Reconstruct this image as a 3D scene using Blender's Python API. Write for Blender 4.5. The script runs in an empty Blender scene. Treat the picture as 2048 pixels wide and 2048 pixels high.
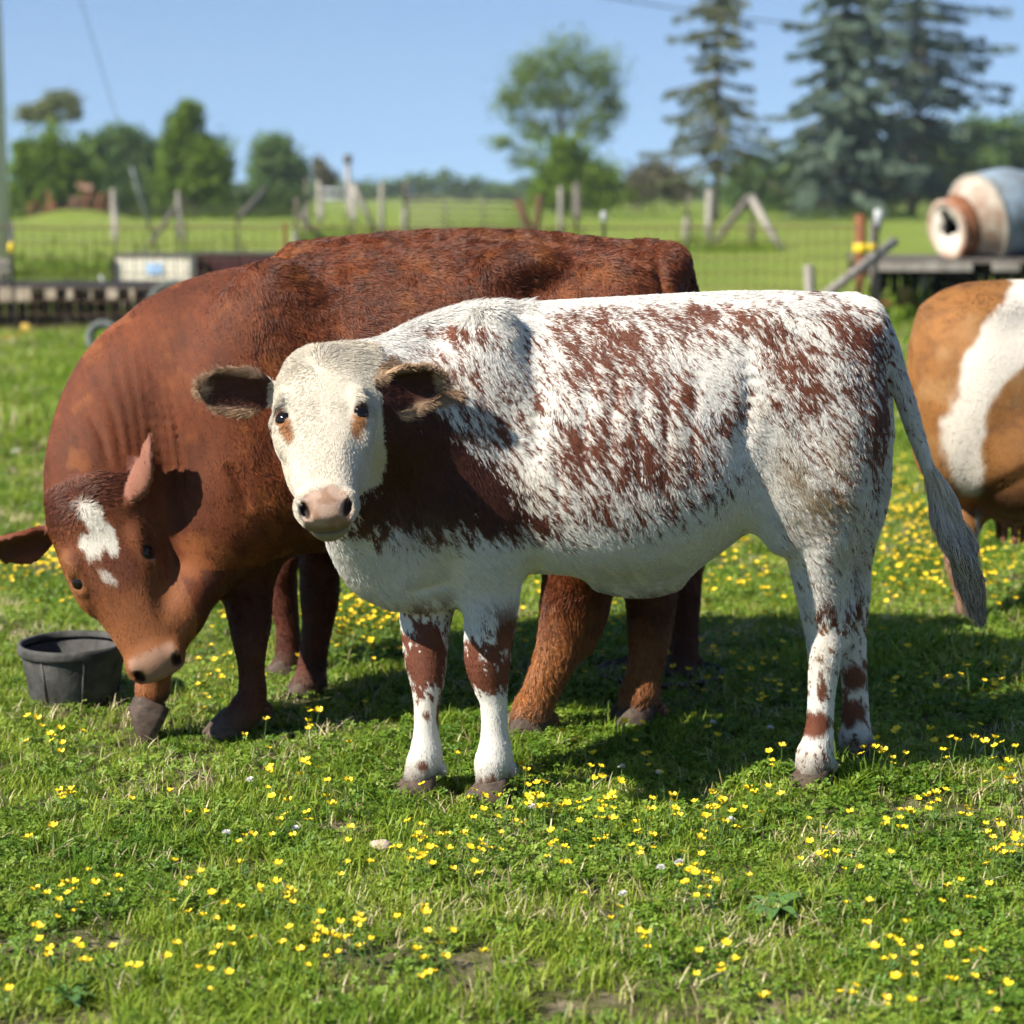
import bpy, math, random
import numpy as np
from mathutils import Vector, Matrix

rng = np.random.default_rng(7)
random.seed(7)
scene = bpy.context.scene
COL = scene.collection

# ------------------------------------------------------------------ camera
S = 1932.0                      # side of the square frame in the units used to read positions off
FL = 2.0 * S                    # focal length in the same units
CAMH = 1.5
PITCH = math.atan((S / 2 - 365) / FL)
cam_data = bpy.data.cameras.new("camera")
cam = bpy.data.objects.new("camera", cam_data)
COL.objects.link(cam)
cam.location = (0, 0, CAMH)
cam.rotation_euler = (math.radians(90) - PITCH, 0, 0)
cam_data.sensor_width = 36
cam_data.lens = 72
cam_data.clip_start = 0.05
cam_data.clip_end = 3000
cam_data.dof.use_dof = True
cam_data.dof.focus_distance = 4.95
cam_data.dof.aperture_fstop = 2.8
scene.camera = cam

# ------------------------------------------------------------------ sky, sun, exposure
SUN_AZ = math.radians(240)      # compass direction the light comes from: 0 = +Y, 270 = -X
SUN_EL = math.radians(41)
SKY_LIFT = 0.15
world = bpy.data.worlds.new("World")
scene.world = world
world.use_nodes = True
wn = world.node_tree.nodes
wl = world.node_tree.links
bg = wn.get("Background") or wn.new("ShaderNodeBackground")
sky = wn.new("ShaderNodeTexSky")
sky.sky_type = 'NISHITA'
sky.sun_disc = False
sky.sun_elevation = SUN_EL
sky.sun_rotation = SUN_AZ
sky.altitude = 200
sky.air_density = 1.0
sky.dust_density = 0.0
sky.ozone_density = 3.0
_tc = wn.new("ShaderNodeTexCoord"); _va = wn.new("ShaderNodeVectorMath"); _va.operation = 'ADD'; _va.inputs[1].default_value = (0, 0, SKY_LIFT)
_vn = wn.new("ShaderNodeVectorMath"); _vn.operation = 'NORMALIZE'
wl.new(_tc.outputs['Generated'], _va.inputs[0]); wl.new(_va.outputs[0], _vn.inputs[0]); wl.new(_vn.outputs[0], sky.inputs[0])
wl.new(sky.outputs[0], bg.inputs[0])
bg.inputs[1].default_value = 0.080
sun_data = bpy.data.lights.new("sun", 'SUN')
sun_data.energy = 5.0
sun_data.angle = math.radians(0.53)
sun_data.color = (1.0, 0.93, 0.82)
sun = bpy.data.objects.new("sun", sun_data)
COL.objects.link(sun)
sdir = Vector((math.sin(SUN_AZ) * math.cos(SUN_EL), math.cos(SUN_AZ) * math.cos(SUN_EL), math.sin(SUN_EL)))
sun.rotation_euler = (-sdir).to_track_quat('-Z', 'Y').to_euler()
scene.view_settings.view_transform = 'Standard'
scene.view_settings.look = 'None'
scene.view_settings.exposure = 1.05
scene.view_settings.gamma = 1.0
scene.view_settings.use_curve_mapping = False
cy = scene.cycles
cy.use_denoising = True
cy.use_adaptive_sampling = True
cy.adaptive_threshold = 0.025
cy.adaptive_min_samples = 12
cy.max_bounces = 5
cy.diffuse_bounces = 3
cy.glossy_bounces = 2
cy.transmission_bounces = 3
cy.transparent_max_bounces = 8
cy.volume_bounces = 0
cy.sample_clamp_indirect = 6
scene.cycles_curves.shape = 'RIBBONS'
scene.cycles_curves.subdivisions = 2

# ------------------------------------------------------------------ helpers: places
def at(px, py, Y):
    u = (px - S / 2) / FL; v = (S / 2 - py) / FL
    dy = math.cos(PITCH) + v * math.sin(PITCH)
    dz = v * math.cos(PITCH) - math.sin(PITCH)
    t = Y / dy
    return Vector((u * t, Y, CAMH + dz * t))
def gnd(px, py, z=0.0):
    v = (S / 2 - py) / FL
    dy = math.cos(PITCH) + v * math.sin(PITCH)
    dz = v * math.cos(PITCH) - math.sin(PITCH)
    t = (z - CAMH) / dz
    return Vector(((px - S / 2) / FL * t, dy * t, z))
def proj(P):
    x, y, z = P[..., 0], P[..., 1], P[..., 2] - CAMH
    d = y * math.cos(PITCH) - z * math.sin(PITCH)
    v = (y * math.sin(PITCH) + z * math.cos(PITCH)) / d
    return S / 2 + FL * x / d, S / 2 - FL * v

# ------------------------------------------------------------------ helpers: noise
_PERM = np.random.default_rng(99).permutation(1024).astype(np.int32)
_PV = np.random.default_rng(98).random(1024).astype(np.float32)
def vnoise(x, y, z=0.0, seed=0):
    x, y, z = np.broadcast_arrays(np.asarray(x, np.float32), np.asarray(y, np.float32), np.asarray(z, np.float32))
    fl = [np.floor(q) for q in (x, y, z)]
    fx, fy, fz = [q - f_ for q, f_ in zip((x, y, z), fl)]
    fx, fy, fz = [f * f * (3 - 2 * f) for f in (fx, fy, fz)]
    xi, yi, zi = [f_.astype(np.int32) for f_ in fl]
    xi = xi + seed * 131
    r = 0
    for a in (0, 1):
        wa = fx if a else 1 - fx
        ha = _PERM[(xi + a) & 1023]
        for b in (0, 1):
            wb = wa * (fy if b else 1 - fy)
            hb = _PERM[(ha + yi + b) & 1023]
            r = r + wb * ((1 - fz) * _PV[(_PERM[(hb + zi) & 1023] + seed) & 1023] + fz * _PV[(_PERM[(hb + zi + 1) & 1023] + seed) & 1023])
    return r
def fbm(x, y, z=0.0, seed=0, oct=3):
    r, a, t = 0, 1.0, 0
    for i in range(oct):
        r = r + a * vnoise(x * 2 ** i, y * 2 ** i, np.asarray(z) * 2 ** i, seed + i * 17); t += a; a *= 0.5
    return r / t
def swirl(P, freq, seed):
    a = np.array([[.36, .48, -.80], [-.80, .60, 0], [.48, .64, .60]])
    Q = P @ a.T * freq; Q2 = P @ a * freq * 1.7
    return np.stack([.6 * (vnoise(Q[:, 0], Q[:, 1], Q[:, 2], seed + i) - .5) + .5 * (vnoise(Q2[:, 2], Q2[:, 0], Q2[:, 1], seed + 7 + i) - .5) for i in range(3)], 1)
def sstep(a, b, x):
    t = np.clip((x - a) / (b - a), 0, 1)
    return t * t * (3 - 2 * t)
def cub(xs, ys, x):
    xs = np.asarray(xs, float); ys = np.asarray(ys, float)
    m = np.gradient(ys, xs)
    x = np.clip(x, xs[0], xs[-1])
    i = np.clip(np.searchsorted(xs, x) - 1, 0, len(xs) - 2)
    h = xs[i + 1] - xs[i]; t = (x - xs[i]) / h
    return (ys[i] * (2 * t**3 - 3 * t**2 + 1) + h * m[i] * (t**3 - 2 * t**2 + t) + ys[i + 1] * (-2 * t**3 + 3 * t**2) + h * m[i + 1] * (t**3 - t**2))

# ------------------------------------------------------------------ helpers: objects
def tag(o, label=None, cat=None, group=None, kind=None):
    if label: o['label'] = label
    if cat: o['category'] = cat
    if group: o['group'] = group
    if kind: o['kind'] = kind
    return o
def empty(name, loc=(0, 0, 0), rz=0.0, parent=None):
    o = bpy.data.objects.new(name, None); COL.objects.link(o)
    o.location = loc; o.rotation_euler = (0, 0, rz); o.empty_display_size = 0.1
    if parent: o.parent = parent
    return o
def link(name, data, mat=None, parent=None, world_space=True):
    o = bpy.data.objects.new(name, data); COL.objects.link(o)
    if mat is not None and not data.materials:
        data.materials.append(mat)
    if parent is not None:
        o.parent = parent
        if world_space:
            o.matrix_parent_inverse = Matrix.LocRotScale(parent.location, parent.rotation_euler, parent.scale).inverted()
    return o
def mesh_np(name, V, Fq, smooth=True):
    V = np.asarray(V, np.float32); Fq = np.asarray(Fq, np.int32)
    me = bpy.data.meshes.new(name)
    n = Fq.shape[1]
    me.vertices.add(len(V)); me.vertices.foreach_set('co', V.ravel())
    me.loops.add(Fq.size); me.loops.foreach_set('vertex_index', Fq.ravel())
    me.polygons.add(len(Fq)); me.polygons.foreach_set('loop_start', np.arange(0, Fq.size, n, dtype=np.int32))
    me.polygons.foreach_set('loop_total', np.full(len(Fq), n, np.int32))
    me.update(calc_edges=True)
    me.polygons.foreach_set('use_smooth', np.full(len(Fq), smooth))
    return me
class MB:
    """collects boxes, tubes and lathes, builds ONE mesh object"""
    def __init__(s): s.v, s.f, s.m = [], [], []
    def add(s, v, f, mi=0):
        o = len(s.v); s.v += [tuple(p) for p in v]; s.f += [tuple(i + o for i in q) for q in f]; s.m += [mi] * len(f); return s
    def box(s, c, d, R=None, mi=0, jit=0.0):
        c = Vector(c); pts = []
        for k in range(8):
            p = Vector(((k & 1) - .5, ((k >> 1) & 1) - .5, ((k >> 2) & 1) - .5))
            p = Vector((p.x * d[0], p.y * d[1], p.z * d[2]))
            if jit: p += Vector((random.uniform(-jit, jit), random.uniform(-jit, jit), random.uniform(-jit, jit)))
            if R is not None: p = R @ p
            pts.append(c + p)
        return s.add(pts, [(0, 2, 3, 1), (4, 5, 7, 6), (0, 1, 5, 4), (2, 6, 7, 3), (0, 4, 6, 2), (1, 3, 7, 5)], mi)
    def tube(s, pts, radii, n=8, mi=0, cap=True):
        pts = [Vector(p) for p in pts]
        if not hasattr(radii, '__len__'): radii = [radii] * len(pts)
        rings = []
        up = Vector((0, 0, 1))
        for i, p in enumerate(pts):
            t = (pts[min(i + 1, len(pts) - 1)] - pts[max(i - 1, 0)]).normalized()
            a = t.cross(up)
            if a.length < 1e-3: a = t.cross(Vector((1, 0, 0)))
            a.normalize(); b = t.cross(a)
            rings.append([p + (a * math.cos(2 * math.pi * k / n) + b * math.sin(2 * math.pi * k / n)) * radii[i] for k in range(n)])
        v = [q for r in rings for q in r]; f = []
        for i in range(len(pts) - 1):
            for k in range(n):
                f.append((i * n + k, i * n + (k + 1) % n, (i + 1) * n + (k + 1) % n, (i + 1) * n + k))
        if cap:
            f.append(tuple(range(n - 1, -1, -1))); f.append(tuple((len(pts) - 1) * n + k for k in range(n)))
        return s.add(v, f, mi)
    def lathe(s, prof, M=None, n=32, mi=0):
        v, f = [], []
        for r, z in prof:
            for k in range(n):
                p = Vector((r * math.cos(2 * math.pi * k / n), r * math.sin(2 * math.pi * k / n), z))
                v.append(M @ p if M is not None else p)
        for i in range(len(prof) - 1):
            for k in range(n):
                f.append((i * n + k, i * n + (k + 1) % n, (i + 1) * n + (k + 1) % n, (i + 1) * n + k))
        return s.add(v, f, mi)
    def mesh(s, name, mats, smooth=False):
        me = bpy.data.meshes.new(name); me.from_pydata(s.v, [], s.f)
        for m in (mats if isinstance(mats, (list, tuple)) else [mats]): me.materials.append(m)
        me.polygons.foreach_set('material_index', s.m)
        me.polygons.foreach_set('use_smooth', [smooth] * len(s.f))
        me.update()
        return me
    def build(s, name, mats, parent=None, smooth=False, world_space=True):
        return link(name, s.mesh(name, mats, smooth), None, parent, world_space)

# ------------------------------------------------------------------ helpers: materials
def new_mat(name):
    m = bpy.data.materials.new(name); m.use_nodes = True
    nt = m.node_tree; b = nt.nodes["Principled BSDF"]
    return m, nt, b
def mat(name, c1, c2=None, rough=0.8, scale=8.0, bump=0.0, spec=0.3, metal=0.0, stretch=(1, 1, 1), detail=6.0, c3=None):
    m, nt, b = new_mat(name)
    b.inputs['Roughness'].default_value = rough
    b.inputs['Specular IOR Level'].default_value = spec
    b.inputs['Metallic'].default_value = metal
    if c2 is None:
        b.inputs['Base Color'].default_value = (*c1, 1); return m
    tc = nt.nodes.new('ShaderNodeTexCoord'); mp = nt.nodes.new('ShaderNodeMapping'); nz = nt.nodes.new('ShaderNodeTexNoise'); cr = nt.nodes.new('ShaderNodeValToRGB')
    mp.inputs['Scale'].default_value = stretch
    nz.inputs['Scale'].default_value = scale; nz.inputs['Detail'].default_value = detail; nz.inputs['Roughness'].default_value = 0.65
    nt.links.new(tc.outputs['Object'], mp.inputs[0]); nt.links.new(mp.outputs[0], nz.inputs['Vector']); nt.links.new(nz.outputs[0], cr.inputs[0])
    cr.color_ramp.elements[0].position = 0.35; cr.color_ramp.elements[0].color = (*c1, 1)
    cr.color_ramp.elements[1].position = 0.65; cr.color_ramp.elements[1].color = (*c2, 1)
    if c3 is not None:
        e = cr.color_ramp.elements.new(0.74); e.color = (*c3, 1)
    nt.links.new(cr.outputs[0], b.inputs['Base Color'])
    if bump:
        bp = nt.nodes.new('ShaderNodeBump'); bp.inputs['Strength'].default_value = bump; bp.inputs['Distance'].default_value = 0.02
        nt.links.new(nz.outputs[0], bp.inputs['Height']); nt.links.new(bp.outputs[0], b.inputs['Normal'])
    return m
# ------------------------------------------------------------------ ground
def ground_material():
    m, nt, b = new_mat('pasture_ground')
    N_ = nt.nodes.new; L = nt.links.new
    tc = N_('ShaderNodeTexCoord')
    def noise(scale, detail=6, rough=.6, out=0):
        n = N_('ShaderNodeTexNoise'); n.inputs['Scale'].default_value = scale; n.inputs['Detail'].default_value = detail; n.inputs['Roughness'].default_value = rough
        L(tc.outputs['Object'], n.inputs['Vector']); return n
    def ramp(src, stops):
        r = N_('ShaderNodeValToRGB'); L(src, r.inputs[0])
        els = r.color_ramp.elements
        els[0].position, els[0].color = stops[0][0], (*stops[0][1], 1)
        els[1].position, els[1].color = stops[-1][0], (*stops[-1][1], 1)
        for p, c in stops[1:-1]:
            e = els.new(p); e.color = (*c, 1)
        return r
    near = ramp(noise(9, 8, .7).outputs[0], [(.30, (.045, .050, .016)), (.5, (.085, .085, .032)), (.72, (.30, .235, .165))])
    far = ramp(noise(.35, 9, .75).outputs[0], [(.28, (.085, .140, .020)), (.5, (.165, .215, .034)), (.72, (.235, .255, .065))])
    fine = ramp(noise(14, 4, .7).outputs[0], [(.3, (.65, .65, .65)), (.7, (1.25, 1.25, 1.25))])
    mul = N_('ShaderNodeMix'); mul.data_type = 'RGBA'; mul.blend_type = 'MULTIPLY'; mul.inputs[0].default_value = 1
    L(far.outputs[0], mul.inputs[6]); L(fine.outputs[0], mul.inputs[7])
    sep = N_('ShaderNodeSeparateXYZ'); L(tc.outputs['Object'], sep.inputs[0])
    mr = N_('ShaderNodeMapRange'); mr.inputs[1].default_value = 17; mr.inputs[2].default_value = 27; L(sep.outputs[1], mr.inputs[0])
    mx = N_('ShaderNodeMix'); mx.data_type = 'RGBA'; L(mr.outputs[0], mx.inputs[0]); L(near.outputs[0], mx.inputs[6]); L(mul.outputs[2], mx.inputs[7])
    L(mx.outputs[2], b.inputs['Base Color']); b.inputs['Roughness'].default_value = .95; b.inputs['Specular IOR Level'].default_value = .1
    bp = N_('ShaderNodeBump'); bp.inputs['Strength'].default_value = .6; bp.inputs['Distance'].default_value = .03
    L(noise(30, 6, .7).outputs[0], bp.inputs['Height']); L(bp.outputs[0], b.inputs['Normal'])
    return m
M_ground = ground_material()
_g = MB(); _g.add([(-700, -40, 0), (700, -40, 0), (700, 1500, 0), (-700, 1500, 0)], [(0, 1, 2, 3)])
tag(_g.build('ground', M_ground), 'wide grassy pasture running out to the far trees', None, None, 'structure')
# low mound under the old implement
mc = gnd(128, 418)
nx, ny = 28, 14; v_, f_ = [], []
for j in range(ny + 1):
    for i in range(nx + 1):
        u, w = i / nx * 2 - 1, j / ny * 2 - 1
        h = .62 * max(0, (1 - u * u)) ** 1.3 * max(0, 1 - w * w) ** 1.2
        v_.append((mc.x + u * 3.4, mc.y + 3 + w * 5, h + .004))
for j in range(ny):
    for i in range(nx):
        a = j * (nx + 1) + i; f_.append((a, a + 1, a + nx + 2, a + nx + 1))
_g = MB(); _g.add(v_, f_); tag(_g.build('mound', M_ground, None, True), 'low grassy mound under the rusty implement', None, None, 'structure')

# ------------------------------------------------------------------ foliage helpers
def leaf_material(name, c1, c2, c3, trans=.3, nscale=1.2):
    m, nt, b = new_mat(name); N_ = nt.nodes.new; L = nt.links.new
    at_ = N_('ShaderNodeAttribute'); at_.attribute_name = 'tone'
    cr = N_('ShaderNodeValToRGB'); e = cr.color_ramp.elements
    e[0].color = (*c1, 1); e[1].color = (*c3, 1); k = e.new(.5); k.color = (*c2, 1)
    L(at_.outputs['Fac'], cr.inputs[0]); L(cr.outputs[0], b.inputs['Base Color'])
    b.inputs['Roughness'].default_value = .55; b.inputs['Specular IOR Level'].default_value = .25
    tr = N_('ShaderNodeBsdfTranslucent'); L(cr.outputs[0], tr.inputs[0])
    mx = N_('ShaderNodeMixShader'); mx.inputs[0].default_value = trans
    out = [n for n in nt.nodes if n.type == 'OUTPUT_MATERIAL'][0]
    L(b.outputs[0], mx.inputs[1]); L(tr.outputs[0], mx.inputs[2]); L(mx.outputs[0], out.inputs[0])
    return m
def leaf_mesh(name, C, size, g, m, aspect=.55, D=None):
    """one small bent leaf face per centre"""
    n = len(C); sz = size * g.uniform(.6, 1.4, n)
    d = g.normal(size=(n, 3)) if D is None else D + g.normal(0, .35, (n, 3))
    d /= np.linalg.norm(d, axis=1, keepdims=True)
    e = np.cross(d, g.normal(size=(n, 3))); e /= np.linalg.norm(e, axis=1, keepdims=True) + 1e-9
    nn = np.cross(d, e)
    a = C - d * sz[:, None] * .5; b = C + d * sz[:, None] * .5
    w = e * (sz * aspect * .5)[:, None]; lift = nn * (sz * .12)[:, None]
    V = np.stack([a, C - w + lift, b, C + w + lift], 1).reshape(-1, 3)
    F = np.arange(4 * n).reshape(-1, 4)
    me = mesh_np(name, V, F, False)
    t = me.attributes.new('tone', 'FLOAT', 'FACE')
    tone = np.clip(.5 + g.normal(0, .22, n) + .5 * (fbm(C[:, 0] * .5, C[:, 1] * .5, C[:, 2] * .5, 77) - .5), 0, 1)
    t.data.foreach_set('value', tone.astype(np.float32))
    me.materials.append(m)
    return me
def crown_points(blobs, Y, n, g, clump=.32, sub=26):
    vol = np.array([b[2] * b[3] for b in blobs], float); vol /= vol.sum()
    out = []
    for b, fr in zip(blobs, vol):
        c = np.array(at(b[0], b[1], Y)); r = np.array([b[2], .5 * (b[2] + b[3]), b[3]]) * Y / FL
        k = max(6, int(sub * (fr * len(blobs)) ** .5))
        d = g.normal(size=(k, 3)); d /= np.linalg.norm(d, axis=1, keepdims=True)
        cc = c + d * r * (g.random((k, 1)) ** .45) * .92
        m = int(n * fr)
        i = g.integers(0, k, m)
        out.append(cc[i] + g.normal(size=(m, 3)) * r * clump * g.uniform(.5, 1, (k, 1))[i])
    return np.concatenate(out)
M_bark = mat('bark', (.055, .042, .03), (.14, .115, .085), .9, 5, .5, stretch=(1, 1, .25))
M_bark2 = mat('grey_bark', (.10, .09, .075), (.20, .18, .15), .9, 5, .5, stretch=(1, 1, .25))
M_leaf = {
    'dark': leaf_material('dark_leaf', (.026, .055, .014), (.060, .105, .020), (.12, .18, .03)),
    'mid': leaf_material('mid_leaf', (.050, .105, .028), (.105, .185, .045), (.19, .28, .07), .4),
    'fresh': leaf_material('fresh_leaf', (.060, .120, .010), (.135, .225, .016), (.24, .33, .03), .4),
    'pale': leaf_material('pale_leaf', (.11, .14, .055), (.18, .21, .085), (.27, .30, .13), .4),
    'blue': leaf_material('blue_spruce', (.045, .085, .062), (.10, .155, .11), (.20, .26, .17), .2),
    'olive': leaf_material('olive_spruce', (.060, .080, .035), (.125, .150, .065), (.22, .24, .11), .25),
    'pale2': leaf_material('grey_green_leaf', (.090, .150, .045), (.160, .240, .065), (.25, .34, .10), .45),
    'dry': leaf_material('dry_leaf', (.085, .085, .045), (.14, .135, .075), (.21, .20, .11)),
}
def tree(label, bx, Y, blobs, n, size, kind, trunk=.25, bark=None, seed=0, group='broadleaf trees along the far hedge line', clump=.32, name='tree', cat='tree', limbs=True):
    g = np.random.default_rng(seed + 1000)
    base = at(bx, 365, Y); base.z = 0
    o = empty(name, base); tag(o, label, cat, group)
    P = crown_points(blobs, Y, n, g, clump)
    P[:, 2] = np.maximum(P[:, 2], .1)
    link('crown', leaf_mesh('crown', P, size, g, M_leaf[kind]), None, o)
    m = MB()
    topb = min(blobs, key=lambda b: b[1]); tp = at(topb[0], topb[1], Y)
    mid = base.lerp(tp, .5) + Vector((g.uniform(-.3, .3), 0, 0))
    m.tube([base - Vector((0, 0, .1)), base.lerp(mid, .5), mid, tp], [trunk, trunk * .8, trunk * .55, trunk * .12], 8)
    for b in blobs:
        q = at(b[0], b[1] - b[3] * .3, Y + g.uniform(-.5, .5)); s = base.lerp(tp, min(.75, max(.2, (q.z / max(tp.z, .1)) * .55)))
        m.tube([s, s.lerp(q, .5) + Vector((0, 0, .25)), q], [trunk * .4, trunk * .25, trunk * .08], 6)
    m.build('trunk', bark or M_bark, o, True)
    return o
def spruce(label, bx, Y, ytop, ybot, hw, n, kind, trunk, seed, droop=.35, levels=34, sparse=1.0, size=.34):
    g = np.random.default_rng(seed + 2000)
    base = at(bx, 365, Y); base.z = 0
    zt = at(bx, ytop, Y).z; zb = at(bx, ybot, Y).z; R = hw * Y / FL
    o = empty('spruce_tree', base); tag(o, label, 'tree', 'tall spruces beyond the fence')
    m = MB(); m.tube([base - Vector((0, 0, .1)), Vector((base.x, base.y, zt * .4)), Vector((base.x + .1, base.y, zt * .8)), Vector((base.x, base.y, zt))], [trunk, trunk * .75, trunk * .4, .03], 9)
    pts, dirs = [], []
    bm = MB()
    for l in range(levels):
        t = (l + g.uniform(-.3, .3)) / levels; t = min(max(t, 0), 1)
        z = zb + (zt - zb) * t; L = R * (1 - t) ** .75 * g.uniform(.75, 1.1) + .3
        nb = int(g.integers(5, 8))
        a0 = g.uniform(0, 6.28)
        for k in range(nb):
            if g.random() > sparse: continue
            a = a0 + 6.283 * k / nb + g.uniform(-.3, .3); Lk = L * g.uniform(.4, 1.15)
            d = Vector((math.cos(a), math.sin(a), 0)); s = Vector((base.x, base.y, z))
            p1 = s + d * Lk * .55 + Vector((0, 0, -droop * Lk * .45)); p2 = s + d * Lk + Vector((0, 0, -droop * Lk * g.uniform(.2, .9)))
            bm.tube([s, p1, p2], [.06 + .012 * Lk, .04, .012], 5, cap=False)
            mm = max(6, int(n / (levels * 6) * (.4 + Lk / R)))
            u = g.random(mm) ** .7
            q = np.outer((1 - u) ** 2, list(s)) + np.outer(2 * u * (1 - u), list(p1)) + np.outer(u * u, list(p2))
            side = np.array([-d.y, d.x, 0]); wv = .26 * Lk * (1.05 - u)
            off = np.outer(g.uniform(-1, 1, mm) * wv, side); off[:, 2] -= np.abs(g.normal(0, .28, mm)) * (.35 + .25 * Lk * .3)
            pts.append(q + off); dd = np.tile(np.array([d.x * .6, d.y * .6, -.75]), (mm, 1)) + np.outer(g.uniform(-.5, .5, mm), side); dirs.append(dd)
    P = np.concatenate(pts); D = np.concatenate(dirs)
    m.build('trunk', M_bark2, o, True)
    tag(bm.build('branches', M_bark, o, True), kind='stuff')
    link('crown', leaf_mesh('crown', P, size, g, M_leaf[kind], .42, D), None, o)
    return o

# ------------------------------------------------------------------ trees
tree('pale thin-crowned tree rising above the dark round tree near the utility pole', 88, 152, [(48, 214, 20, 15), (80, 204, 24, 16), (104, 190, 22, 18), (128, 198, 20, 20), (142, 216, 13, 12), (92, 226, 34, 9)], 2300, .36, 'pale', .22, seed=1, clump=.42)
tree('dark green round tree just beside the utility pole', 100, 118, [(55, 305, 34, 44), (110, 290, 48, 48), (95, 350, 70, 46), (150, 335, 32, 48), (45, 370, 26, 30)], 9000, .36, 'fresh', .3, seed=2)
tree('bluish green spreading tree between the round tree and the tall tree', 225, 146, [(185, 285, 36, 42), (235, 272, 46, 36), (283, 300, 26, 42), (225, 340, 72, 50)], 8000, .42, 'mid', .3, seed=3)
tree('tall tree with a narrow topknot above a broad lower crown', 365, 124, [(355, 222, 34, 30), (345, 262, 34, 34), (332, 310, 36, 46), (388, 300, 46, 44), (415, 335, 26, 48), (362, 345, 60, 40)], 9500, .36, 'fresh', .3, seed=4)
tree('hazy rounded tree standing alone toward the open sky', 522, 172, [(522, 285, 46, 38), (500, 315, 34, 36), (550, 318, 30, 34), (525, 340, 50, 28)], 6500, .45, 'mid', .3, seed=5)
tree('small dry brownish bush beside the lone rounded tree', 606, 150, [(604, 322, 20, 24), (618, 340, 18, 18)], 1300, .36, 'dry', .10, seed=6, name='bush', cat='bush', group=None)
for i, (bx, rx, lab) in enumerate(((55, 55, 'dark low hedge shrub beside the utility pole foot'), (190, 75, 'dark low hedge shrub behind the rusty implement'), (310, 65, 'dark low hedge shrub between two braced fence posts'), (430, 65, 'dark low hedge shrub under the tall tree'), (530, 45, 'dark low hedge shrub under the lone rounded tree'))):
    tree(lab, bx, 128 + i, [(bx, 388, rx, 24), (bx - rx * .5, 380, rx * .5, 26), (bx + rx * .5, 384, rx * .5, 24)], 2600, .36, 'dark', .10, seed=10 + i, name='hedge_shrub', cat='shrub', group='low shrubs of the hedge', clump=.4)
tree('loose-crowned tall tree in the middle with leafy base', 1060, 134, [(1062, 108, 62, 44), (1000, 140, 50, 48), (1128, 140, 52, 46), (1055, 185, 80, 44), (1150, 195, 36, 36), (965, 195, 34, 34), (948, 268, 34, 14), (985, 300, 30, 22), (1120, 235, 42, 34), (1020, 245, 46, 30)], 7000, .30, 'pale2', .32, M_bark2, seed=20, clump=.36)
tree('dense dark green bush at the foot of the loose-crowned tree', 1085, 128, [(1072, 305, 52, 44), (1120, 350, 60, 44), (1040, 345, 36, 38), (1085, 372, 80, 28)], 7500, .34, 'fresh', .2, seed=21, name='bush', cat='bush', group=None, clump=.36)
tree('bare greyish bush between the middle tree and the thin spruce', 1235, 150, [(1232, 335, 44, 38), (1195, 365, 36, 26), (1275, 350, 36, 34)], 3000, .38, 'dry', .12, seed=22, name='bush', cat='bush', group=None)
spruce('thin sparse spruce with a bare lower trunk', 1350, 112, -190, 315, 128, 17000, 'olive', .26, 1, .36, 32, .66, .28)
spruce('dense blue green spruce between two thinner spruces', 1590, 126, -330, 385, 180, 50000, 'blue', .38, 2, .42, 44, .97, .40)
spruce('wide open spruce with a dark visible trunk at the picture edge', 1722, 134, -360, 345, 262, 34000, 'blue', .42, 3, .24, 42, .80, .40)
for i, (bx, blobs, k, lab) in enumerate((
    (1440, [(1430, 335, 46, 44), (1465, 365, 40, 30), (1400, 370, 34, 26)], 'mid', 'rounded wood-edge tree behind the thin spruce'),
    (1520, [(1520, 320, 42, 42), (1510, 365, 55, 34)], 'dark', 'dark wood-edge tree left of the dense spruce'),
    (1660, [(1665, 330, 50, 50), (1650, 375, 60, 28)], 'dark', 'dark wood-edge tree behind the dense spruce foot'),
    (1770, [(1765, 290, 52, 54), (1790, 350, 60, 46)], 'dark', 'dark wood-edge tree behind the drum mouth'),
    (1850, [(1850, 265, 50, 46), (1845, 330, 60, 60)], 'mid', 'wood-edge tree above the mixer drum'),
    (1935, [(1930, 255, 60, 50), (1940, 330, 66, 70)], 'mid', 'tallest wood-edge tree at the picture edge beyond the drum'))):
    tree(lab, bx, 162 + i * 3, blobs, 6500, .46, k, .28, seed=30 + i, group='trees of the wood edge')
g_ = np.random.default_rng(55)
far = [(x, 362 - g_.uniform(0, 14) - (12 if 740 < x < 860 else 0), 26, g_.uniform(10, 18)) for x in range(440, 1420, 20)]
far += [(x, 366, 40, 12) for x in range(-120, 2080, 44)]
P = crown_points(far, 400, 15000, g_, .4, 8); P[:, 2] = np.maximum(P[:, 2], .05)
tag(link('distant_woods', leaf_mesh('distant_woods', P, 1.1, g_, M_leaf['mid'])), 'far-off strip of woods along the horizon', 'woods', None, 'stuff')

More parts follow.
